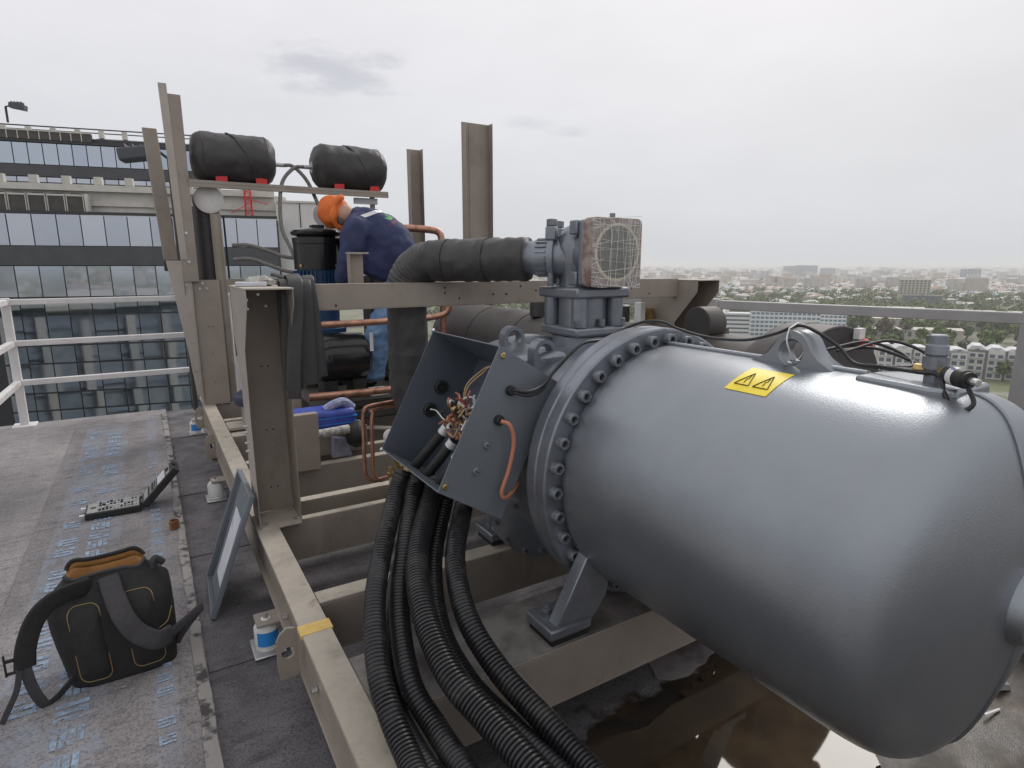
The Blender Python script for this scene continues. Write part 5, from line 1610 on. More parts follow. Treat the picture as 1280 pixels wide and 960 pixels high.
# white rag on top of the post
rag = MB().sphere((.10, .10, 1.425), .055, 14, 8, (1.15, .8, .42))
rg2 = random.Random(6)
rag.v = [(x + rg2.uniform(-.007, .007), y + rg2.uniform(-.007, .007), max(1.4058, z + rg2.uniform(-.008, .008))) for x, y, z in rag.v]
solo(rag, 'crumpled_rag', material('dirty_rag', (.45, .44, .40), .9, col2=(.25, .25, .22), scale=25, bump=.5, bscale=40), 'crumpled dirty rag lying on top of the front left post', 'rag', angle=70)
solo(MB().box(.0, .12, .05, .13, 1.4058, 1.425), 'white_offcut', 'paper', 'flat white offcut beside the crumpled rag on the post', 'offcut', bevel=.004)

# ------------------------------------------------------------------ black vessels on the shelf
def vessel(a0, a1, b, zc, r, label):
    e = thing('pressure_vessel', label, 'vessel', (a0 + a1) / 2, b, zc - r, 'wrapped vessels on the shelf')
    Lv = a1 - a0
    prof_ = [(0, .35 * r), (.01, .62 * r), (.03, .82 * r), (.06, .94 * r), (.095, r), (.12, 1.003 * r), (Lv * .5, 1.006 * r), (Lv - .12, 1.003 * r), (Lv - .095, r), (Lv - .06, .94 * r), (Lv - .03, .82 * r), (Lv - .01, .62 * r), (Lv, .35 * r)]
    fine_ = []
    for i in range(len(prof_) - 1):
        n = max(1, int((prof_[i + 1][0] - prof_[i][0]) / .015))
        for k in range(n): fine_.append((prof_[i][0] + (prof_[i + 1][0] - prof_[i][0]) * k / n, prof_[i][1] + (prof_[i + 1][1] - prof_[i][1]) * k / n))
    fine_.append(prof_[-1])
    m = MB().lathe((a0, b, zc), (1, 0, 0), fine_, 72)
    rv = random.Random(int(a0 * 100))
    m.v = [(x, y, z) if False else (x, y + (y - b) * .012 * math.sin(x * 23 + (z - zc) * 14), z + (z - zc) * .012 * math.sin(x * 19 + (y - b) * 17)) for x, y, z in m.v]
    bd_ = crumple(m.build('wrapped_shell', 'foam', e, angle=180), .030, .13)
    for t in (.085, Lv - .085):
        MB().lathe((a0 + t, b, zc), (1, 0, 0), [(-.004, r * 1.0), (-.002, r * 1.012), (.002, r * 1.012), (.004, r * 1.0)], 44, False, False).build('seam_ring', 'foamtape', bd_)
    sl = [(a0 + Lv * .42 + .30 * (k / 14) * Lv, b - r * 1.012 * math.sin(R(170 - 120 * k / 14)), zc + r * 1.012 * -math.cos(R(170 - 120 * k / 14))) for k in range(15)]
    MB().sweep(sl, .006, 6).build('wrap_fold', 'foamtape', bd_)
    for t in (.21, Lv - .14):
        MB().box(a0 + t - .045, a0 + t + .045, b - r * .62, b - r * .52, zc - r - .004, zc - r + .048).build('red_clamp', 'red', e, bevel=.004)
    return e
vessel(.085, .745, 3.02, 2.375, .200, 'larger black wrapped vessel at the left end of the shelf beam')
vessel(1.06, 1.74, 3.02, 2.372, .198, 'black wrapped vessel at the right end of the shelf beam above the worker')
for s_, a_ in ((1, .745), (-1, 1.06)):
    nz = MB().cyl((a_, 3.02, 2.36), (a_ + s_ * .07, 3.02, 2.36), .018, n=12)
    nz.lathe((a_ - s_ * .012, 3.02, 2.36), (s_, 0, 0), [(0, .05), (.015, .05)], 16)
    solo(nz, 'pipe_nozzle', 'galv', 'steel outlet nozzle on the left vessel' if s_ > 0 else 'steel outlet nozzle on the right vessel', 'nozzle')
hs = material('braided_grey_hose', (.20, .195, .18), .5, .3, col2=(.13, .125, .115), scale=60)
solo(MB().sweep(catmull([(.815, 3.02, 2.36), (.90, 3.02, 2.355), (1.0, 2.98, 2.24), (1.06, 2.9, 2.05), (1.10, 2.8, 1.86), (1.13, 2.7, 1.76)], 8), .016, 10), 'flexible_hose', hs, 'grey flexible hose curving from the left vessel down to the right', 'hose', 'hoses from the vessels')
solo(MB().sweep(catmull([(.99, 3.02, 2.36), (.90, 3.0, 2.34), (.79, 2.95, 2.22), (.735, 2.85, 2.04), (.72, 2.78, 1.8), (.77, 2.7, 1.62), (.80, 2.62, 1.45), (.74, 2.62, 1.38), (.58, 2.66, 1.42)], 8), .016, 10), 'flexible_hose', hs, 'grey flexible hose curving from the right vessel down behind the motor', 'hose', 'hoses from the vessels')
solo(MB().sweep(catmull([(.33, 2.9, 1.66), (.45, 2.85, 1.66), (.58, 2.8, 1.62), (.72, 2.75, 1.565), (.84, 2.7, 1.555)], 8), .016, 10), 'flexible_hose', hs, 'upper grey hose running left to right below the round white cap', 'hose', 'hoses from the vessels')
solo(MB().sweep(catmull([(.33, 2.9, 1.54), (.46, 2.86, 1.545), (.58, 2.8, 1.50), (.70, 2.75, 1.45), (.82, 2.7, 1.42)], 8), .016, 10), 'flexible_hose', hs, 'lower grey hose running left to right below the round white cap', 'hose', 'hoses from the vessels')

# ------------------------------------------------------------------ riser with white end cap
ri = thing('capped_riser', 'black insulated riser with a round white end cap beside the tall channel', 'pipe', .20, 2.97, .3)
MB().lathe((.19, 3.05, 2.03), (0, -1, 0), [(-.12, .113), (.075, .113), (.085, .11)], 40).build('elbow_shell', 'foam', ri)
MB().lathe((.19, 3.05, 2.03), (0, -1, 0), [(.0855, .112), (.097, .112), (.099, .109)], 40).build('white_end_cap', 'white', ri)
MB().cyl((.155, 3.1, .3), (.17, 3.1, 1.98), .105, n=28).build('riser_pipe', 'foam', ri)
MB().cyl((.235, 2.985, .3), (.225, 2.945, 1.915), .042, n=20).build('taupe_tube', 'taupe', ri)
MB().cyl((.30, 3.0, .7), (.29, 2.98, 1.9), .008, n=8).build('side_wire', 'cable', ri)

# ------------------------------------------------------------------ evaporator shell on the right
ev = thing('evaporator_shell', 'long brown-black insulated evaporator drum lying behind the compressor', 'vessel', 2.40, .9, .3)
EA, EZ = 2.40, .79
MB().lathe((EA, 0, EZ), (0, 1, 0), [(-.86, .33), (2.6, .33), (2.78, .31), (2.9, .22), (2.93, .1)], 56).build('shell', 'shell', ev)
for b_ in (-.1, .55, 1.3, 2.0):
    MB().lathe((EA, b_, EZ), (0, 1, 0), [(-.006, .329), (-.004, .3335), (.004, .3335), (.006, .329)], 56, False, False).build('wrap_seam', 'blackmatte', ev)
hd = MB().lathe((EA, 0, EZ), (0, 1, 0), [(-1.20, .40), (-1.205, .424), (-1.20, .43), (-.98, .43), (-.95, .425), (-.86, .36)], 56, True, True).build('end_drum', 'shell', ev)
MB().lathe((EA, 0, EZ), (0, 1, 0), [(-1.2075, .418), (-1.206, .418)], 56).build('black_end_face', 'foam', ev)
MB().lathe((EA, 0, EZ), (0, 1, 0), [(-1.06, .431), (-1.055, .4345), (-1.045, .4345), (-1.04, .431)], 56, False, False).build('drum_seam', 'blackmatte', ev)
nzl = MB().cyl((EA + .12, -1.208, EZ + .345), (EA + .12, -1.25, EZ + .345), .022, n=12).build('drain_stub', 'steel', ev)
MB().box(EA + .095, EA + .145, -1.244, -1.216, EZ + .365, EZ + .415).build('stub_handle', 'white', nzl)
MB().sphere((EA + .12, -1.26, EZ + .343), .026, 12, 8).build('red_cap', 'red', nzl)
MB().cyl((EA + .12, -1.27, EZ + .343), (EA + .10, -1.315, EZ + .343), .007, .003, n=8).build('cap_pin', 'red', nzl)
ob = MB().lathe((2.27, -.47, EZ + .385), (1, 0, 0), [(0, .088), (.002, .094), (.13, .094), (.15, .08), (.16, .03)], 40).build('side_branch', 'shell', ev)
MB().lathe((2.27, -.47, EZ + .385), (-1, 0, 0), [(-.001, .086), (.001, .086)], 40).build('branch_face', 'foam', ob)
MB().lathe((2.42, -.45, EZ + .28), (0, 0, 1), [(0, .10), (.08, .09)], 28).build('branch_neck', 'shell', ev)
for a_, b_, h, r_ in ((2.30, 1.15, .26, .075), (2.36, .62, .22, .08), (2.45, .35, .12, .05)):
    MB().lathe((a_, b_, EZ + .31), (0, 0, 1), [(0, r_), (h, r_), (h + .01, r_ * .7)], 24).build('nozzle', 'foam', ev)
for b_ in (-.5, 1.6):
    MB().box(2.2, 2.6, b_ - .06, b_ + .06, .30, .52).build('saddle', 'taupe', ev)
for k in range(2):
    MB().box(2.46 + k * .08, 2.50 + k * .08, .18, .24, EZ + .32, EZ + .46 - k * .04).build('valve_stem', ['white', 'brass'][k], ev)

# ------------------------------------------------------------------ copper pipework
def cpipe(pts, r, label, smooth_=True, mat='copper', group=None):
    P = catmull(pts, 7) if smooth_ else [vec(p) for p in pts]
    return solo(MB().sweep(P, r, 14), 'copper_pipe', mat, label, 'pipe', group, angle=50)
cpipe([(.52, 1.5, 1.082), (.70, 1.5, 1.082), (1.0, 1.5, 1.083), (1.30, 1.5, 1.09), (1.55, 1.5, 1.10), (1.66, 1.47, 1.15), (1.66, 1.46, 1.30), (1.64, 1.46, 1.38)], .024, 'tarnished copper pipe crossing behind the hanging strips and bending up')
cpipe([(.56, 1.45, .585), (.8, 1.45, .58), (1.05, 1.45, .578), (1.24, 1.45, .578)], .028, 'thick brown copper pipe low behind the front post')
cpipe([(1.45, 2.15, 1.80), (1.62, 2.12, 1.80), (1.78, 2.08, 1.79), (1.86, 2.06, 1.77), (1.885, 2.05, 1.70), (1.885, 2.05, 1.50), (1.885, 2.05, 1.2), (1.885, 2.05, .6)], .03, 'copper elbow rising behind the fat insulated pipe')
for k, dx in enumerate((0.0, .045)):
    zt = .765 - .02 * k
    cpipe([(.86 + dx, .25, zt + .012), (.70 + dx, .24, zt + .006), (.60 + dx * .5, .23, zt), (.575 + dx, .22, zt - .02), (.565 + dx, .21, zt - .06), (.56 + dx, .2, .60), (.555 + dx, .19, .46), (.56 + dx, .185, .405 - .01 * k), (.59 + dx, .18, .375 - .01 * k), (.66, .18, .375), (.72, .18, .39)], .0105, ['left one of two thin copper tubes bent in a frame shape', 'right one of two thin copper tubes bent in a frame shape'][k], group='thin copper tubes')
mf = thing('brass_manifold', 'brass valve manifold at the foot of the thin copper tubes', 'valve', .75, .18, .35)
for k in range(5):
    MB().cyl((.69 + k * .03, .18 - .01 * (k % 2), .375), (.69 + k * .03, .18, .43 - .02 * (k % 2)), .013, n=6).build('brass_nut', 'brass', mf)
MB().cyl((.67, .18, .39), (.86, .18, .40), .014, n=12).build('manifold_body', 'brass', mf)
MB().box(.70, .80, .12, .24, .297, .374).build('manifold_bracket', 'taupe_dusty', mf)
kv = thing('service_valve', 'service valve with white cap left of the terminal box', 'valve', .78, .20, .40)
MB().cyl((.74, .2, .41), (.71, .19, .56), .016, n=8).build('stem', 'brass', kv)
MB().sphere((.70, .19, .595), .038, 12, 8, (1, 1, 1.1)).build('white_cap', 'white', kv)
MB().lathe((.705, .19, .565), (0, 0, 1), [(-.012, .03), (.012, .036)], 12).build('black_collar', 'blackmatte', kv)
fo_ = MB().sphere((1.40, 1.55, .625), .085, 16, 10, (.85, .8, 1.15))
rg3 = random.Random(8)
fo_.v = [(x + rg3.uniform(-.012, .012), y + rg3.uniform(-.012, .012), z + rg3.uniform(-.012, .012)) for x, y, z in fo_.v]
solo(fo_, 'foam_lump', material('yellow_foam', (.50, .40, .20), .9, col2=(.62, .58, .48), scale=9, bump=.6, bscale=60), 'lump of yellowish hardened foam on the copper pipe end by the jeans', 'foam', angle=80)

# ------------------------------------------------------------------ standing motor and the black tank below it
mo = thing('pump_motor', 'upright glossy black motor with blue ribbed base under the shelf', 'motor', .90, 2.35, .55)
MB().lathe((.90, 2.35, 1.46), (0, 0, 1), [(0, .185), (.20, .185), (.205, .19), (.25, .19), (.252, .155), (.27, .15)], 40).build('motor_can', 'blackgloss', mo)
MB().lathe((.90, 2.35, 1.725), (0, 0, 1), [(0, .17), (.01, .195), (.03, .20), (.045, .19), (.06, .13), (.068, .05)], 40).build('motor_lid', 'blackgloss', mo)
MB().box(.86, .96, 2.3, 2.4, 1.78, 1.815).build('lid_block', 'blackmatte', mo, bevel=.006)
MB().lathe((.90, 2.35, 1.05), (0, 0, 1), [(0, .15), (.40, .165), (.408, .165)], 36).build('stator', 'motorblue', mo)
for k in range(36):
    an = 2 * math.pi * k / 36
    MB().obox((.90 + .178 * math.cos(an), 2.35 + .178 * math.sin(an), 1.31), (math.cos(an), math.sin(an), 0), (-math.sin(an), math.cos(an), 0), (0, 0, 1), .018, .004, .14).build('cooling_rib', 'motorblue', mo)
for k in range(4):
    an = math.pi * .5 * k + .6
    MB().cyl((.90 + .187 * math.cos(an), 2.35 + .187 * math.sin(an), 1.49), (.90 + .197 * math.cos(an), 2.35 + .197 * math.sin(an), 1.49), .012, n=8).build('bolt', 'brass', mo)
MB().lathe((.90, 2.35, .92), (0, 0, 1), [(0, .19), (.03, .20), (.06, .20), (.065, .16), (.13, .15)], 36).build('pump_flange', 'motorblue', mo)
MB().lathe((.90, 2.35, .54), (0, 0, 1), [(0, .2), (.1, .2), (.38, .14)], 30).build('pump_casing', 'blackmatte', mo)
for a_ in (.75, 1.05):
    MB().box(a_ - .04, a_ + .04, 2.2, 2.5, .298, .55).build('pump_leg', 'darksteel', mo)
bt = thing('black_receiver', 'black cylindrical receiver low behind the copper pipe', 'vessel', 1.0, 1.75, .56)
MB().lathe((.70, 1.78, .80), (1, 0, 0), [(0, .10), (.02, .16), (.06, .185), (.10, .19), (.30, .19), (.36, .18), (.40, .13), (.415, .05)], 40).build('receiver_shell', 'blackgloss', bt)
MB().box(1.06, 1.085, 1.575, 1.582, .86, 1.0).build('white_tag', 'white', bt)
MB().box(.6, 1.70, 1.56, 2.40, .445, .50).build('support_tray', 'darksteel', bt, bevel=.004)
MB().box(.62, 1.48, 1.5, 1.555, .37, .43).build('tray_edge', 'darksteel', bt, bevel=.004)
for a_ in (.65, 1.64):
    for b_ in (1.62, 2.3):
        MB().box(a_ - .03, a_ + .03, b_ - .03, b_ + .03, .297, .4448).build('tray_leg', 'darksteel', bt)
MB().box(1.06, 1.2, 1.60, 1.7, .501, .56).build('receiver_bracket', 'white', bt, bevel=.01)
for a_ in (.78, 1.0): MB().box(a_ - .05, a_ + .05, 1.68, 1.88, .501, .64).build('saddle', 'blackmatte', bt)
dsk = thing('round_fan_guard', 'dark round fan housing behind the worker with grey front grille', 'fan', 1.18, 2.85, 1.37)
MB().lathe((1.26, 2.95, 1.93), (-.55, -.75, 0), [(0, .12), (.2, .12), (.22, .105), (.23, .03)], 32).build('fan_barrel', 'darksteel', dsk)
MB().lathe((1.10, 2.80, 1.93), (-.55, -.75, 0), [(0, .105), (.015, .105), (.02, .08), (.03, .04)], 28).build('fan_front', 'railgrey', dsk)
MB().cyl((1.26, 2.95, 1.37), (1.26, 2.95, 1.85), .05, n=14).build('fan_stand', 'darksteel', dsk)
pan = solo(MB().box(1.13, 1.15, 2.45, 2.75, 1.40, 1.90), 'white_side_panel', 'white', 'narrow white panel edge beside the worker', 'panel', bevel=.004)
ctl = thing('dark_control_box', 'dark control cabinet behind the worker and the stub post', 'cabinet', 1.55, 2.7, .5)
MB().box(1.40, 1.85, 2.55, 2.80, .30, 1.40).build('cabinet_body', 'blackmatte', ctl, bevel=.006)
MB().box(1.43, 1.82, 2.54, 2.549, .40, 1.36).build('cabinet_door', 'darksteel', ctl, bevel=.003)
# blue bundle and pipe offcut behind the front post
bb = solo(MB().box(.34, .745, .93, 1.13, .461, .60), 'blue_bag', 'deepblue', 'bright blue boxy soft case lying on the frame behind the front post', 'bag', bevel=.035)
for z_ in (.505, .545):
    MB().box(.345, .7475, .9275, 1.1, z_, z_ + .005).build('bag_seam', 'blue', bb)
MB().sweep(catmull([(.56, .99, .592), (.62, .98, .625), (.68, .985, .63), (.735, 1.0, .585)], 6), .03, 10).build('mesh_cover', material('pale_blue_mesh', (.36, .38, .56), .6, col2=(.2, .22, .4), scale=60), bb)
MB().box(.30, .82, .98, 1.14, .297, .46).build('bag_tray', 'taupe', fr)
solo(MB().cyl((.30, .83, .475), (.66, .83, .492), .028, n=18), 'white_tube', material('speckled_white_tube', (.55, .54, .52), .6, col2=(.22, .21, .2), scale=45), 'speckled white tube lying in front of the blue bag', 'tube')
solo(MB().lathe((.66, .90, .43), (.9, -.3, .1), [(0, .05), (.05, .085), (.09, .085), (.12, .05)], 20), 'rubber_plug', 'blackmatte', 'round black rubber cap beside the blue bag', 'cap')
pgp = MB().prism([(.56, .87, .30), (.69, .87, .30), (.66, .87, .42), (.57, .87, .44)], (0, .05, 0))
solo(pgp, 'grey_cloth', material('lilac_grey_cloth', (.30, .31, .38), .9, col2=(.2, .21, .27), scale=15), 'pale lilac cloth hanging below the white tube', 'cloth', bevel=.01)
ft = MB().lathe((.30, 2.05, .44), (0, 0, 1), [(0, .10), (.02, .15), (.05, .165), (.09, .16), (.12, .11), (.125, .02)], 30)
ftt = solo(ft, 'dark_blue_drum', material('dark_blue_plastic', (.03, .035, .075), .4), 'flat dark blue drum between the rear post and the front post', 'drum')
MB().box(.20, .40, 1.97, 2.13, .297, .439).build('drum_block', 'taupe', fr)

# ------------------------------------------------------------------ the worker
person = thing('person', 'worker in orange head covering, navy shirt and jeans bending over the motor', 'person', 1.40, 2.05, .502)
def skinned(name, pts, edges, mat, root=0, parent=None, sub=2):
    me = bpy.data.meshes.new(name)
    me.from_pydata([p[:3] for p in pts], edges, [])
    me.materials.append(MT[mat])
    o = bpy.data.objects.new(name, me)
    COL.objects.link(o)
    attach(o, parent)
    md = o.modifiers.new('skin', 'SKIN')
    md.use_smooth_shade = True
    sv = me.skin_vertices[0].data
    for i, p in enumerate(pts):
        rx = p[3]
        ry = p[4] if len(p) > 4 else p[3]
        sv[i].radius = (rx, ry)
    sv[root].use_root = True
    sb = o.modifiers.new('subdivision', 'SUBSURF')
    sb.levels = sb.render_levels = sub
    return o
FOOTZ = .502
# joints: pelvis, spine, chest, neck, head; legs; arms
B = [(1.52, 2.02, 1.40, .095), (1.42, 2.05, 1.56, .115), (1.29, 2.11, 1.70, .125), (1.17, 2.17, 1.80, .10), (1.11, 2.20, 1.855, .052), (1.045, 2.23, 1.90, .085), (1.00, 2.25, 1.90, .075),
     (1.42, 1.94, 1.30, .085), (1.26, 1.935, .96, .062), (1.19, 1.98, .57, .042), (1.14, 2.0, .53, .035),
     (1.55, 2.08, 1.30, .085), (1.50, 2.14, .96, .062), (1.52, 2.19, .57, .042), (1.47, 2.22, .53, .035),
     (1.13, 2.02, 1.76, .06), (1.05, 1.98, 1.52, .042), (1.00, 2.10, 1.33, .032), (.98, 2.14, 1.27, .03),
     (1.27, 2.32, 1.80, .06), (1.13, 2.42, 1.56, .042), (1.02, 2.40, 1.40, .032), (1.0, 2.38, 1.35, .03)]
BE = [(0, 1), (1, 2), (2, 3), (3, 4), (4, 5), (5, 6), (0, 7), (7, 8), (8, 9), (9, 10), (0, 11), (11, 12), (12, 13), (13, 14), (3, 15), (15, 16), (16, 17), (17, 18), (3, 19), (19, 20), (20, 21), (21, 22)]
body = skinned('body', B, BE, 'skin', 0, person)
def cloth(name, limbs, mat, voxel, wrinkle, size):
    """overlapping tapered sleeves fused into one garment with wrinkles"""
    mb = MB()
    for pts in limbs:
        P_ = catmull([p[:3] for p in pts], 5)
        rr_ = [q[3] for q in pts]
        def rad(i, rr_=rr_):
            t = i / 5
            k = min(int(t), len(rr_) - 2)
            return rr_[k] + (rr_[k + 1] - rr_[k]) * (t - k)
        mb.sweep(P_, rad, 20)
    o = mb.build(name, mat, person, angle=180)
    rm = o.modifiers.new('fuse', 'REMESH')
    rm.mode = 'VOXEL'
    rm.voxel_size = voxel
    rm.use_smooth_shade = True
    so = o.modifiers.new('soften', 'SMOOTH')
    so.factor = .5
    so.iterations = 6
    tx_ = bpy.data.textures.new(name + '_folds', 'CLOUDS')
    tx_.noise_scale = size
    tx_.noise_depth = 2
    dm = o.modifiers.new('folds', 'DISPLACE')
    dm.texture = tx_
    dm.strength = wrinkle
    dm.mid_level = .5
    return o
S = [(1.54, 1.98, 1.47, .15), (1.52, 1.99, 1.50, .185), (1.46, 2.02, 1.55, .215), (1.36, 2.06, 1.68, .222), (1.24, 2.10, 1.79, .185), (1.16, 2.14, 1.86, .11), (1.12, 2.16, 1.89, .07)]
shirt = cloth('shirt', [S, [(1.20, 2.04, 1.80, .12), (1.11, 1.97, 1.75, .108), (1.06, 1.955, 1.58, .092), (1.03, 2.0, 1.44, .085), (1.02, 2.06, 1.35, .072)],
                        [(1.26, 2.2, 1.82, .11), (1.30, 2.30, 1.80, .105), (1.16, 2.42, 1.60, .085), (1.03, 2.40, 1.42, .065)],
                        [(1.40, 2.03, 1.62, .19), (1.30, 2.03, 1.50, .17), (1.25, 2.03, 1.40, .13)]], 'navy', .016, .035, .10)
jeans = cloth('jeans', [[(1.53, 1.97, 1.50, .12), (1.50, 1.96, 1.36, .165), (1.42, 1.94, 1.20, .142), (1.31, 1.93, 1.05, .122), (1.25, 1.935, .92, .112), (1.215, 1.95, .75, .102), (1.19, 1.98, .57, .095)],
                        [(1.54, 2.02, 1.34, .15), (1.55, 2.10, 1.18, .125), (1.50, 2.14, .92, .098), (1.52, 2.19, .57, .078)]], 'denim', .016, .034, .045)
for x, y in ((1.19, 1.985), (1.51, 2.205)):
    sh_ = MB().sphere((x - .05, y + .02, FOOTZ + .032), .06, 14, 8, (1.75, .8, .75))
    sh_.v = [(a, b, max(FOOTZ, z)) for a, b, z in sh_.v]
    sh_.build('shoe', 'blackmatte', person)
# head covering: cloth wrapped over head and neck, open at the face
hc = MB().sphere((1.015, 2.215, 1.915), .128, 26, 18, (.95, .95, 1.0))
hc.v = [(x + .005 * math.sin(z * 60 + y * 30), y + .005 * math.sin(x * 50), z + .006 * math.sin(x * 40 + y * 55)) for x, y, z in hc.v]
hcap = hc.build('head_covering', 'orange', person, angle=80)
rimv = [Vector((1.06, 2.135, 1.905)) + Vector((.62, .25, .5)).normalized() * (.10 * math.cos(t)) + Vector((.25, .2, -.9)).normalized() * (.105 * math.sin(t)) for t in np.linspace(R(20), R(300), 26)]
MB().sweep(rimv, lambda i: .022 + .006 * math.sin(i * .9), 12).build('rolled_rim', 'orange', hcap, angle=80)
MB().sphere((1.085, 2.125, 1.895), .075, 16, 10, (1, .75, 1)).build('nape', 'skin', person)
MB().sphere((1.075, 2.14, 1.865), .078, 16, 10, (1, .75, .9)).build('hair', material('greying_hair', (.16, .13, .12), .8), person)
nose = MB().sphere((.925, 2.27, 1.875), .018, 8, 6).build('nose', 'skin', person)
for dz in (.0, ):
    for dy in (-.035, .035):
        MB().sphere((.93, 2.26 + dy, 1.905), .010, 8, 6).build('eye', 'blackmatte', person)
# hands
def hand(p, name='hand'):
    p = vec(p)
    h = MB().sphere(p, .042, 12, 8, (.75, .45, 1.05))
    for k in range(4):
        q0 = p + Vector((-.026 + k * .017, 0, -.03))
        h.sweep([q0, q0 + Vector((-.004, .004, -.035)), q0 + Vector((-.012, .012, -.06 - .006 * (k in (1, 2))))], lambda i: [.0095, .009, .0075][i], 8)
    q0 = p + Vector((.028, 0, .0))
    h.sweep([q0, q0 + Vector((.02, .006, -.025)), q0 + Vector((.018, .012, -.052))], lambda i: [.011, .010, .008][i], 8)
    return h.build(name, 'skin', person)
hand((1.0, 2.12, 1.285))
hand((1.015, 2.395, 1.365))
# print on the back of the shirt and the silver shoulder strip, laid on the cloth
bpy.context.view_layer.update()
dg = bpy.context.evaluated_depsgraph_get()
sev = shirt.evaluated_get(dg)
smesh = sev.to_mesh()
bvh = BVHTree.FromPolygons([v.co.copy() for v in smesh.vertices], [tuple(p.vertices) for p in smesh.polygons])
back_n = Vector((.30, -.80, .52)).normalized()
def on_shirt(p, lift=.003):
    o = vec(p) + back_n * .6
    h = bvh.ray_cast(o, -back_n)
    if h[0] is None: return None
    return h[0] + h[1] * lift
spd = (Vector(S[3][:3]) - Vector(S[1][:3])).normalized()       # up the spine
crs = spd.cross(back_n).normalized()                          # across the back
if crs.z > 0 and False: crs = -crs
c0 = Vector((1.37, 2.05, 1.74))
def patch(name, outline, mat):
    """small printed shape given in (across, up the spine) metres"""
    P = [on_shirt(c0 + crs * x + spd * y) for x, y in outline]
    if any(p is None for p in P): return
    cen = sum(P, Vector()) / len(P)
    mb = MB().add([cen] + P, [(0, 1 + i, 1 + (i + 1) % len(P)) for i in range(len(P))])
    mb.build(name, mat, shirt, smooth=False)
for (x, y, rot) in ((-.03, .06, 2.4), (.0, .075, 1.57), (.03, .06, .75), (-.015, .045, 2.9), (.018, .045, .2)):
    patch('leaf_print', [(x + .026 * math.cos(rot) * math.cos(t) - .011 * math.sin(rot) * math.sin(t), y + .026 * math.sin(rot) * math.cos(t) + .011 * math.cos(rot) * math.sin(t)) for t in np.linspace(0, 6.283, 11)[:-1]], 'green')
for k in range(9):
    x = -.075 + k * .0185
    dy = -.010 * math.cos((k - 4) * .35)
    for (x0, y0, w, h) in ((0, 0, .004, .018), (.004, .014 * (k % 2), .007, .004)):
        patch('letter_print', [(x + x0, .005 + dy + y0), (x + x0 + w, .005 + dy + y0), (x + x0 + w, .005 + dy + y0 + h), (x + x0, .005 + dy + y0 + h)], 'redprint')
for i in range(9):
    t0, t1 = -.15 + .022 * i, -.15 + .022 * (i + 1)
    patch('silver_strip', [(t0, .125 - t0 * .35), (t1, .125 - t1 * .35), (t1, .16 - t1 * .35), (t0, .16 - t0 * .35)], 'silver')
sev.to_mesh_clear()

# ------------------------------------------------------------------ backpack
BPA, BPB = -.545, -.27
bp = thing('backpack', 'black tool backpack with mustard piping and open orange-lined top', 'backpack', BPA, BPB, 0.004)
def pack_surface(n=28, m=26):
    mb = MB()
    vs, fs = [], []
    for j in range(m + 1):
        v = j / m
        z = .004 + .375 * v
        wd = (.168 + .026 * math.sin(min(1, v * 1.2) * math.pi * .6)) * (1 if v < .78 else 1 - 1.6 * (v - .78))
        dp = (.105 + .02 * math.sin(v * math.pi)) * (1 if v < .72 else 1 - 2.0 * (v - .72))
        for i in range(n):
            a = 2 * math.pi * i / n
            cx = math.copysign(abs(math.cos(a)) ** .5, math.cos(a)) * wd
            cy = math.copysign(abs(math.sin(a)) ** .5, math.sin(a)) * dp
            lean = .06 * v
            vs.append((BPA + cx - .03 * v, BPB + cy + lean, z + .006 * math.sin(a * 5 + v * 9)))
    for j in range(m):
        for i in range(n):
            i2 = (i + 1) % n
            fs.append((j * n + i, j * n + i2, (j + 1) * n + i2, (j + 1) * n + i))
    fs.append(tuple(range(n - 1, -1, -1)))
    return mb.add(vs, fs), vs[m * n:]
pk, rim = pack_surface()
pko = crumple(pk.build('pack_body', 'packblack', bp, angle=180), .009, .06)
# lining and collar at the open mouth
rc_ = sum((vec(p) for p in rim), Vector()) / len(rim)
n_ = len(rim)
inner_ring = [rc_ + (vec(p) - rc_) * .9 + Vector((0, 0, -.005)) for p in rim]
deep = [rc_ + (vec(p) - rc_) * .8 + Vector((0, 0, -.10)) for p in rim]
MB().add([vec(p) for p in rim] + inner_ring + deep, [(i, (i + 1) % n_, n_ + (i + 1) % n_, n_ + i) for i in range(n_)] + [(n_ + i, n_ + (i + 1) % n_, 2 * n_ + (i + 1) % n_, 2 * n_ + i) for i in range(n_)] + [tuple(2 * n_ + i for i in range(n_))]).build('orange_lining', 'packorange', bp, angle=60)
# flap standing up at the back of the mouth, lined orange
back = sorted([p for p in rim if p[1] > rc_.y], key=lambda p: p[0])
flap_v, flap_f = [], []
for k, p in enumerate(back):
    t = k / (len(back) - 1)
    hh = .008 + .022 * math.sin(math.pi * t) ** .7
    flap_v += [(p[0], p[1] + .004, p[2] - .004), (p[0], p[1] + .02 - .012 * math.sin(math.pi * t), p[2] + hh)]
for k in range(len(back) - 1): flap_f.append((2 * k, 2 * k + 2, 2 * k + 3, 2 * k + 1))
fl_ = MB().add(flap_v, flap_f).build('top_flap', 'packorange', bp)
sm = fl_.modifiers.new('thickness', 'SOLIDIFY')
sm.thickness = .004
MB().sweep(catmull([flap_v[2 * k + 1] for k in range(0, len(back))], 3), .008, 8).build('flap_edge', 'packblack', bp, angle=60)
MB().sweep(catmull([p for p in sorted([q for q in rim if q[1] <= rc_.y], key=lambda p: p[0])], 3), .007, 8).build('mouth_zip', 'packgrey', bp)
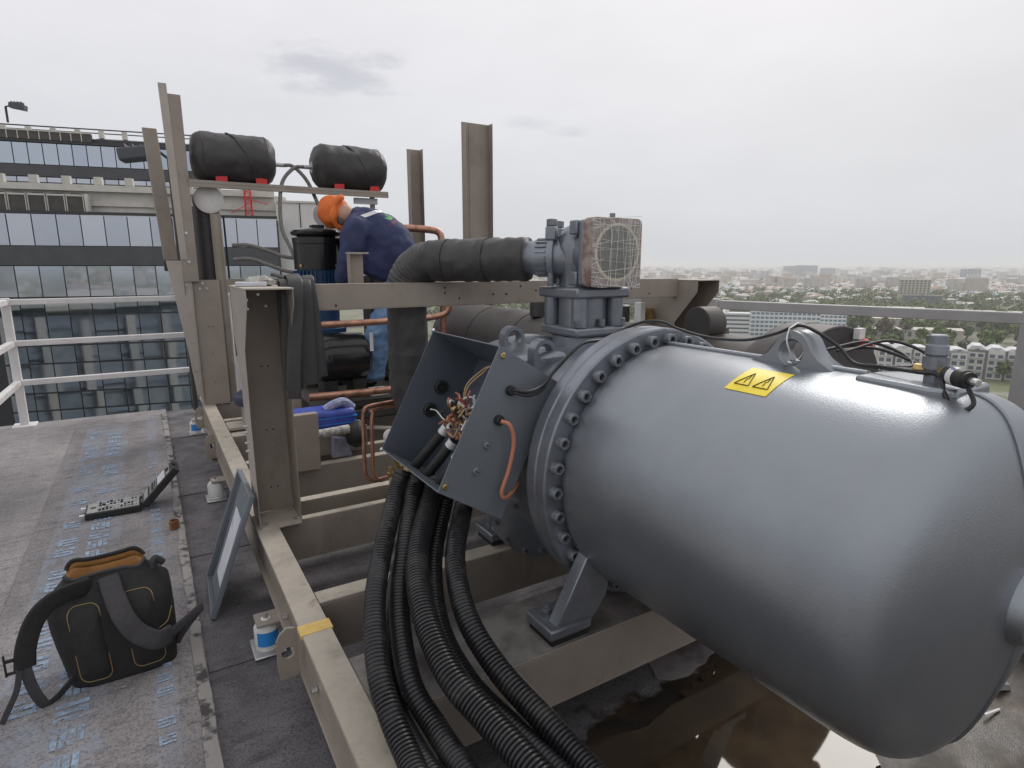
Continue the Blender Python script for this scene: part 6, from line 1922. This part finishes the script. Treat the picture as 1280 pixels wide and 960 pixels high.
# back panel pads with piping (the face turned to us)
bpy.context.view_layer.update()
bv = BVHTree.FromPolygons([Vector(v) for v in pk.v], pk.f)
def on_pack(x, z, lift=.004):
    h = bv.ray_cast(Vector((BPA + x, BPB - 1, z)), Vector((0, 1, 0)))
    return (h[0] + Vector((0, -lift, 0))) if h[0] is not None else Vector((BPA + x, BPB - .11, z))
def pad(x0, x1, z0, z1, skew):
    out = []
    r_ = .028
    for x, z in rounded(x0, x1, z0, z1, r_, 5):
        t = (z - z0) / (z1 - z0)
        out.append((x + skew * (1 - t), z))
    P = [on_pack(x, z, .006) for x, z in out]
    P.append(P[0])
    MB().sweep(P, .0018, 6).build('mustard_piping', 'piping', pko)
    cx = sum(p[0] for p in out) / len(out)
    cz = sum(p[1] for p in out) / len(out)
    rings = [[on_pack(cx + (x - cx) * s, cz + (z - cz) * s, l) for x, z in out] for s, l in ((1.0, .004), (.9, .013), (.6, .018))]
    k = len(out)
    vs = [p for rg_ in rings for p in rg_] + [on_pack(cx, cz, .019)]
    fs = [(j * k + i, j * k + (i + 1) % k, (j + 1) * k + (i + 1) % k, (j + 1) * k + i) for j in range(2) for i in range(k)] + [(2 * k + i, 2 * k + (i + 1) % k, 3 * k) for i in range(k)]
    MB().add(vs, fs).build('back_pad', 'packblack', pko, angle=80)
pad(-.150, -.055, .030, .305, .020)
pad(.010, .110, .035, .315, .024)
MB().sweep(catmull([on_pack(.12, .16, .004), on_pack(.15, .175, .004), on_pack(.168, .215, .006)], 6), .0020, 6).build('mustard_piping', 'piping', pko)
def strap(pts, w, t, mat, name):
    MB().sweep(catmull(pts, 8), .01, 16, flat=(w, t), up=(1, 0, 0)).build(name, mat, bp, angle=60)
strap([on_pack(-.02, .365, .0), on_pack(-.005, .32, .03), on_pack(.02, .26, .055), on_pack(.055, .20, .065), on_pack(.11, .155, .07), on_pack(.155, .145, .055)], .034, .010, 'packgrey', 'shoulder_strap')
strap([on_pack(.155, .145, .055), (BPA + .22, BPB - .13, .19), (BPA + .265, BPB - .09, .20), (BPA + .25, BPB - .06, .17), (BPA + .20, BPB - .04, .10), (BPA + .17, BPB - .03, .05)], .016, .006, 'packgrey', 'strap_tail')
MB().sweep(catmull([on_pack(-.08, .352, .0), (BPA - .17, BPB - .075, .362), (BPA - .228, BPB - .09, .315), (BPA - .262, BPB - .11, .235), (BPA - .272, BPB - .125, .165)], 8), .01, 16, flat=(.031, .010), up=(0, 0, 1)).build('shoulder_strap', 'packblack', bp, angle=60)
MB().sweep(catmull([(BPA - .272, BPB - .125, .17), (BPA - .262, BPB - .135, .10), (BPA - .245, BPB - .14, .04), (BPA - .225, BPB - .135, .012), (BPA - .18, BPB - .11, .035), (BPA - .15, BPB - .09, .06)], 8), .01, 14, flat=(.017, .003), up=(1, 0, 0)).build('strap_tail', 'packgrey', bp, angle=60)
MB().sweep(catmull([(BPA - .285, BPB - .13, .165), (BPA - .30, BPB - .145, .10), (BPA - .325, BPB - .16, .05), (BPA - .345, BPB - .17, .010)], 8), .01, 14, flat=(.009, .002), up=(1, 0, 0)).build('strap_tail', 'packgrey', bp, angle=60)
MB().box(BPA - .318, BPA - .296, BPB - .135, BPB - .127, .20, .212).box(BPA - .318, BPA - .296, BPB - .135, BPB - .127, .155, .165).box(BPA - .324, BPA - .318, BPB - .135, BPB - .127, .15, .23).build('buckle', 'blackmatte', bp, bevel=.002)
MB().sweep(catmull([on_pack(.12, .35, -.01), (BPA + .13, BPB + .03, .385), (BPA + .155, BPB + .04, .36)], 5), .014, 8).build('side_pocket_top', 'packgrey', bp)

# ------------------------------------------------------------------ socket-set case
tc_ = thing('tool_case', 'open black socket-set case with grey tool inserts lying on the roof', 'tool case', -.64, 1.45, .008)
cx0, cx1, cy0, cy1 = -.785, -.50, 1.36, 1.545
MT['insert'] = material('grey_tool_insert', (.36, .36, .36), .5, col2=(.24, .24, .24), scale=30)
base = MB().box(cx0, cx1, cy0, cy1, .008, .046).build('case_base', 'blackmatte', tc_, bevel=.006)
MB().box(cx0 + .010, cx1 - .008, cy0 + .010, cy1 - .010, .044, .0495).build('tool_insert', 'insert', base, bevel=.002)
rt2 = random.Random(12)
for r_ in range(4):
    for k in range(11):
        x = cx0 + .075 + k * .0185
        y = cy0 + .03 + r_ * .04 + rt2.uniform(-.004, .004)
        h = rt2.uniform(.004, .01)
        MB().cyl((x, y, .0492), (x, y, .0495 + h), rt2.uniform(.005, .0085), n=10).build('socket', rt2.choice(('steel', 'socket', 'steel', 'blackmatte')), base)
MB().cyl((cx0 + .04, cy0 + .09, .0492), (cx0 + .04, cy0 + .09, .0505), .016, n=16).build('ratchet_recess', 'socket', base)
for y in (cy0 + .03, cy1 - .03):
    MB().box(cx0 - .028, cx0 - .001, y - .010, y + .010, .030, .036).build('latch', 'white', base)
LA = R(47)
ux = Vector((math.cos(LA), 0, math.sin(LA)))
un = Vector((-math.sin(LA), 0, math.cos(LA)))
h0 = Vector((cx1 + .006, (cy0 + cy1) / 2, .05))
lid = MB().obox(h0 + ux * .14 + un * -.022, ux, (0, 1, 0), un, .14, (cy1 - cy0) / 2, .022).build('case_lid', 'blackmatte', tc_, bevel=.006)
for s0, s1, mat in ((.02, .055, 'insert'), (.065, .13, 'insert'), (.14, .205, 'paper'), (.215, .245, 'insert')):
    MB().obox(h0 + ux * (s0 + s1) / 2 + un * .0006, ux, (0, 1, 0), un, (s1 - s0) / 2, (cy1 - cy0) / 2 - .016, .0012).build('lid_insert', mat, lid)
for k in range(7):
    MB().obox(h0 + ux * (.07 + k * .0085) + un * .003, ux, (0, 1, 0), un, .0022, (cy1 - cy0) / 2 - .022, .0022).build('drill_bit', rt2.choice(('steel', 'blackmatte')), lid)
MB().obox(h0 + ux * .23 + un * .004, ux, (0, 1, 0), un, .010, .022, .005).build('lid_clip', 'blackmatte', lid)
MB().obox(h0 + ux * .283, ux, (0, 1, 0), un, .006, .03, .012).build('handle', 'blackmatte', lid, bevel=.003)
for dy in (-.05, .05):
    MB().cyl((cx1 + .004, 1.4525 + dy - .015, .048), (cx1 + .004, 1.4525 + dy + .015, .048), .006, n=10).build('hinge', 'blackmatte', tc_)
# rusty pipe stub at the roof step
rs = MB().lathe((-.335, .98, .0), (0, 0, 1), [(0, .026), (.055, .026), (.056, .021), (.01, .020)], 20, True, False)
solo(rs, 'pipe_stub', 'rust', 'short rusty pipe stub at the roof step by the tool case', 'pipe stub')
# ------------------------------------------------------------------ cover leaning on the post
cv = thing('box_cover', 'slate-grey sheet cover with a white label leaning against the front post', 'cover', -.2, .12, -.03)
p_bl, p_br = Vector((-.205, .33, -.028)), Vector((-.222, -.085, -.028))
p_tl, p_tr = Vector((-.012, .415, .475)), Vector((-.012, .0, .470))
nrm = (p_br - p_bl).cross(p_tl - p_bl).normalized()
if nrm.x > 0: nrm = -nrm
def cov(u, v): return p_bl.lerp(p_br, u).lerp(p_tl.lerp(p_tr, u), v)
MB().prism([cov(0, 0), cov(1, 0), cov(1, 1), cov(0, 1)], -nrm * -.003).build('sheet', 'boxmet', cv)
for q_ in ([(0, 0), (1, 0), (1, .022), (0, .022)], [(0, .978), (1, .978), (1, 1), (0, 1)], [(0, .022), (.035, .022), (.035, .978), (0, .978)], [(.965, .022), (1, .022), (1, .978), (.965, .978)]):
    MB().prism([cov(u, v) + nrm * .0031 for u, v in q_], nrm * .02).build('turned_edge', 'boxmet', cv, bevel=.002)
MB().prism([cov(u, v) + nrm * .0035 for u, v in ((.32, .16), (.74, .16), (.74, .74), (.32, .74))], nrm * .0006).build('white_label', 'paper', cv)
MB().prism([cov(u, v) + nrm * .0032 for u, v in ((.10, .06), (.14, .06), (.14, .94), (.10, .94))], nrm * .003).build('seal_strip', 'boxin', cv)
# bits of rubble in the mud at the lower right
rb = random.Random(14)
for i, (a_, b_, l_, w_, mat, lab) in enumerate(((1.90, -2.05, .09, .008, 'copper', 'thin reddish stick standing nearest the dome in the mud'), (2.02, -2.10, .10, .007, 'white', 'pale splinter lying in the mud at lower right'), (2.10, -2.02, .05, .03, 'concrete', 'grey stone chunk at the lower right corner'), (2.03, -2.0, .045, .02, 'blue', 'blue plastic scrap at the lower right corner'), (2.2, -2.06, .07, .028, 'concrete', 'larger grey rubble lump at the right edge'), (1.36, -1.46, .022, .0025, 'white', 'tiny white splinter on the grey patch under the tank'))):
    mb = MB().obox((a_, b_, -.024 + w_ * .3), (rb.uniform(-1, 1), rb.uniform(-.6, .6), .1), (rb.uniform(-.2, .2), 1, .2), (0, 0, 1), l_ / 2, w_ / 2, w_ / 2)
    mb.v = [(x + rb.uniform(-.15, .15) * w_, y + rb.uniform(-.15, .15) * w_, max(-.034, z)) for x, y, z in mb.v]
    solo(mb, 'debris', mat, lab, 'debris', 'bits of debris in the mud', bevel=.001)
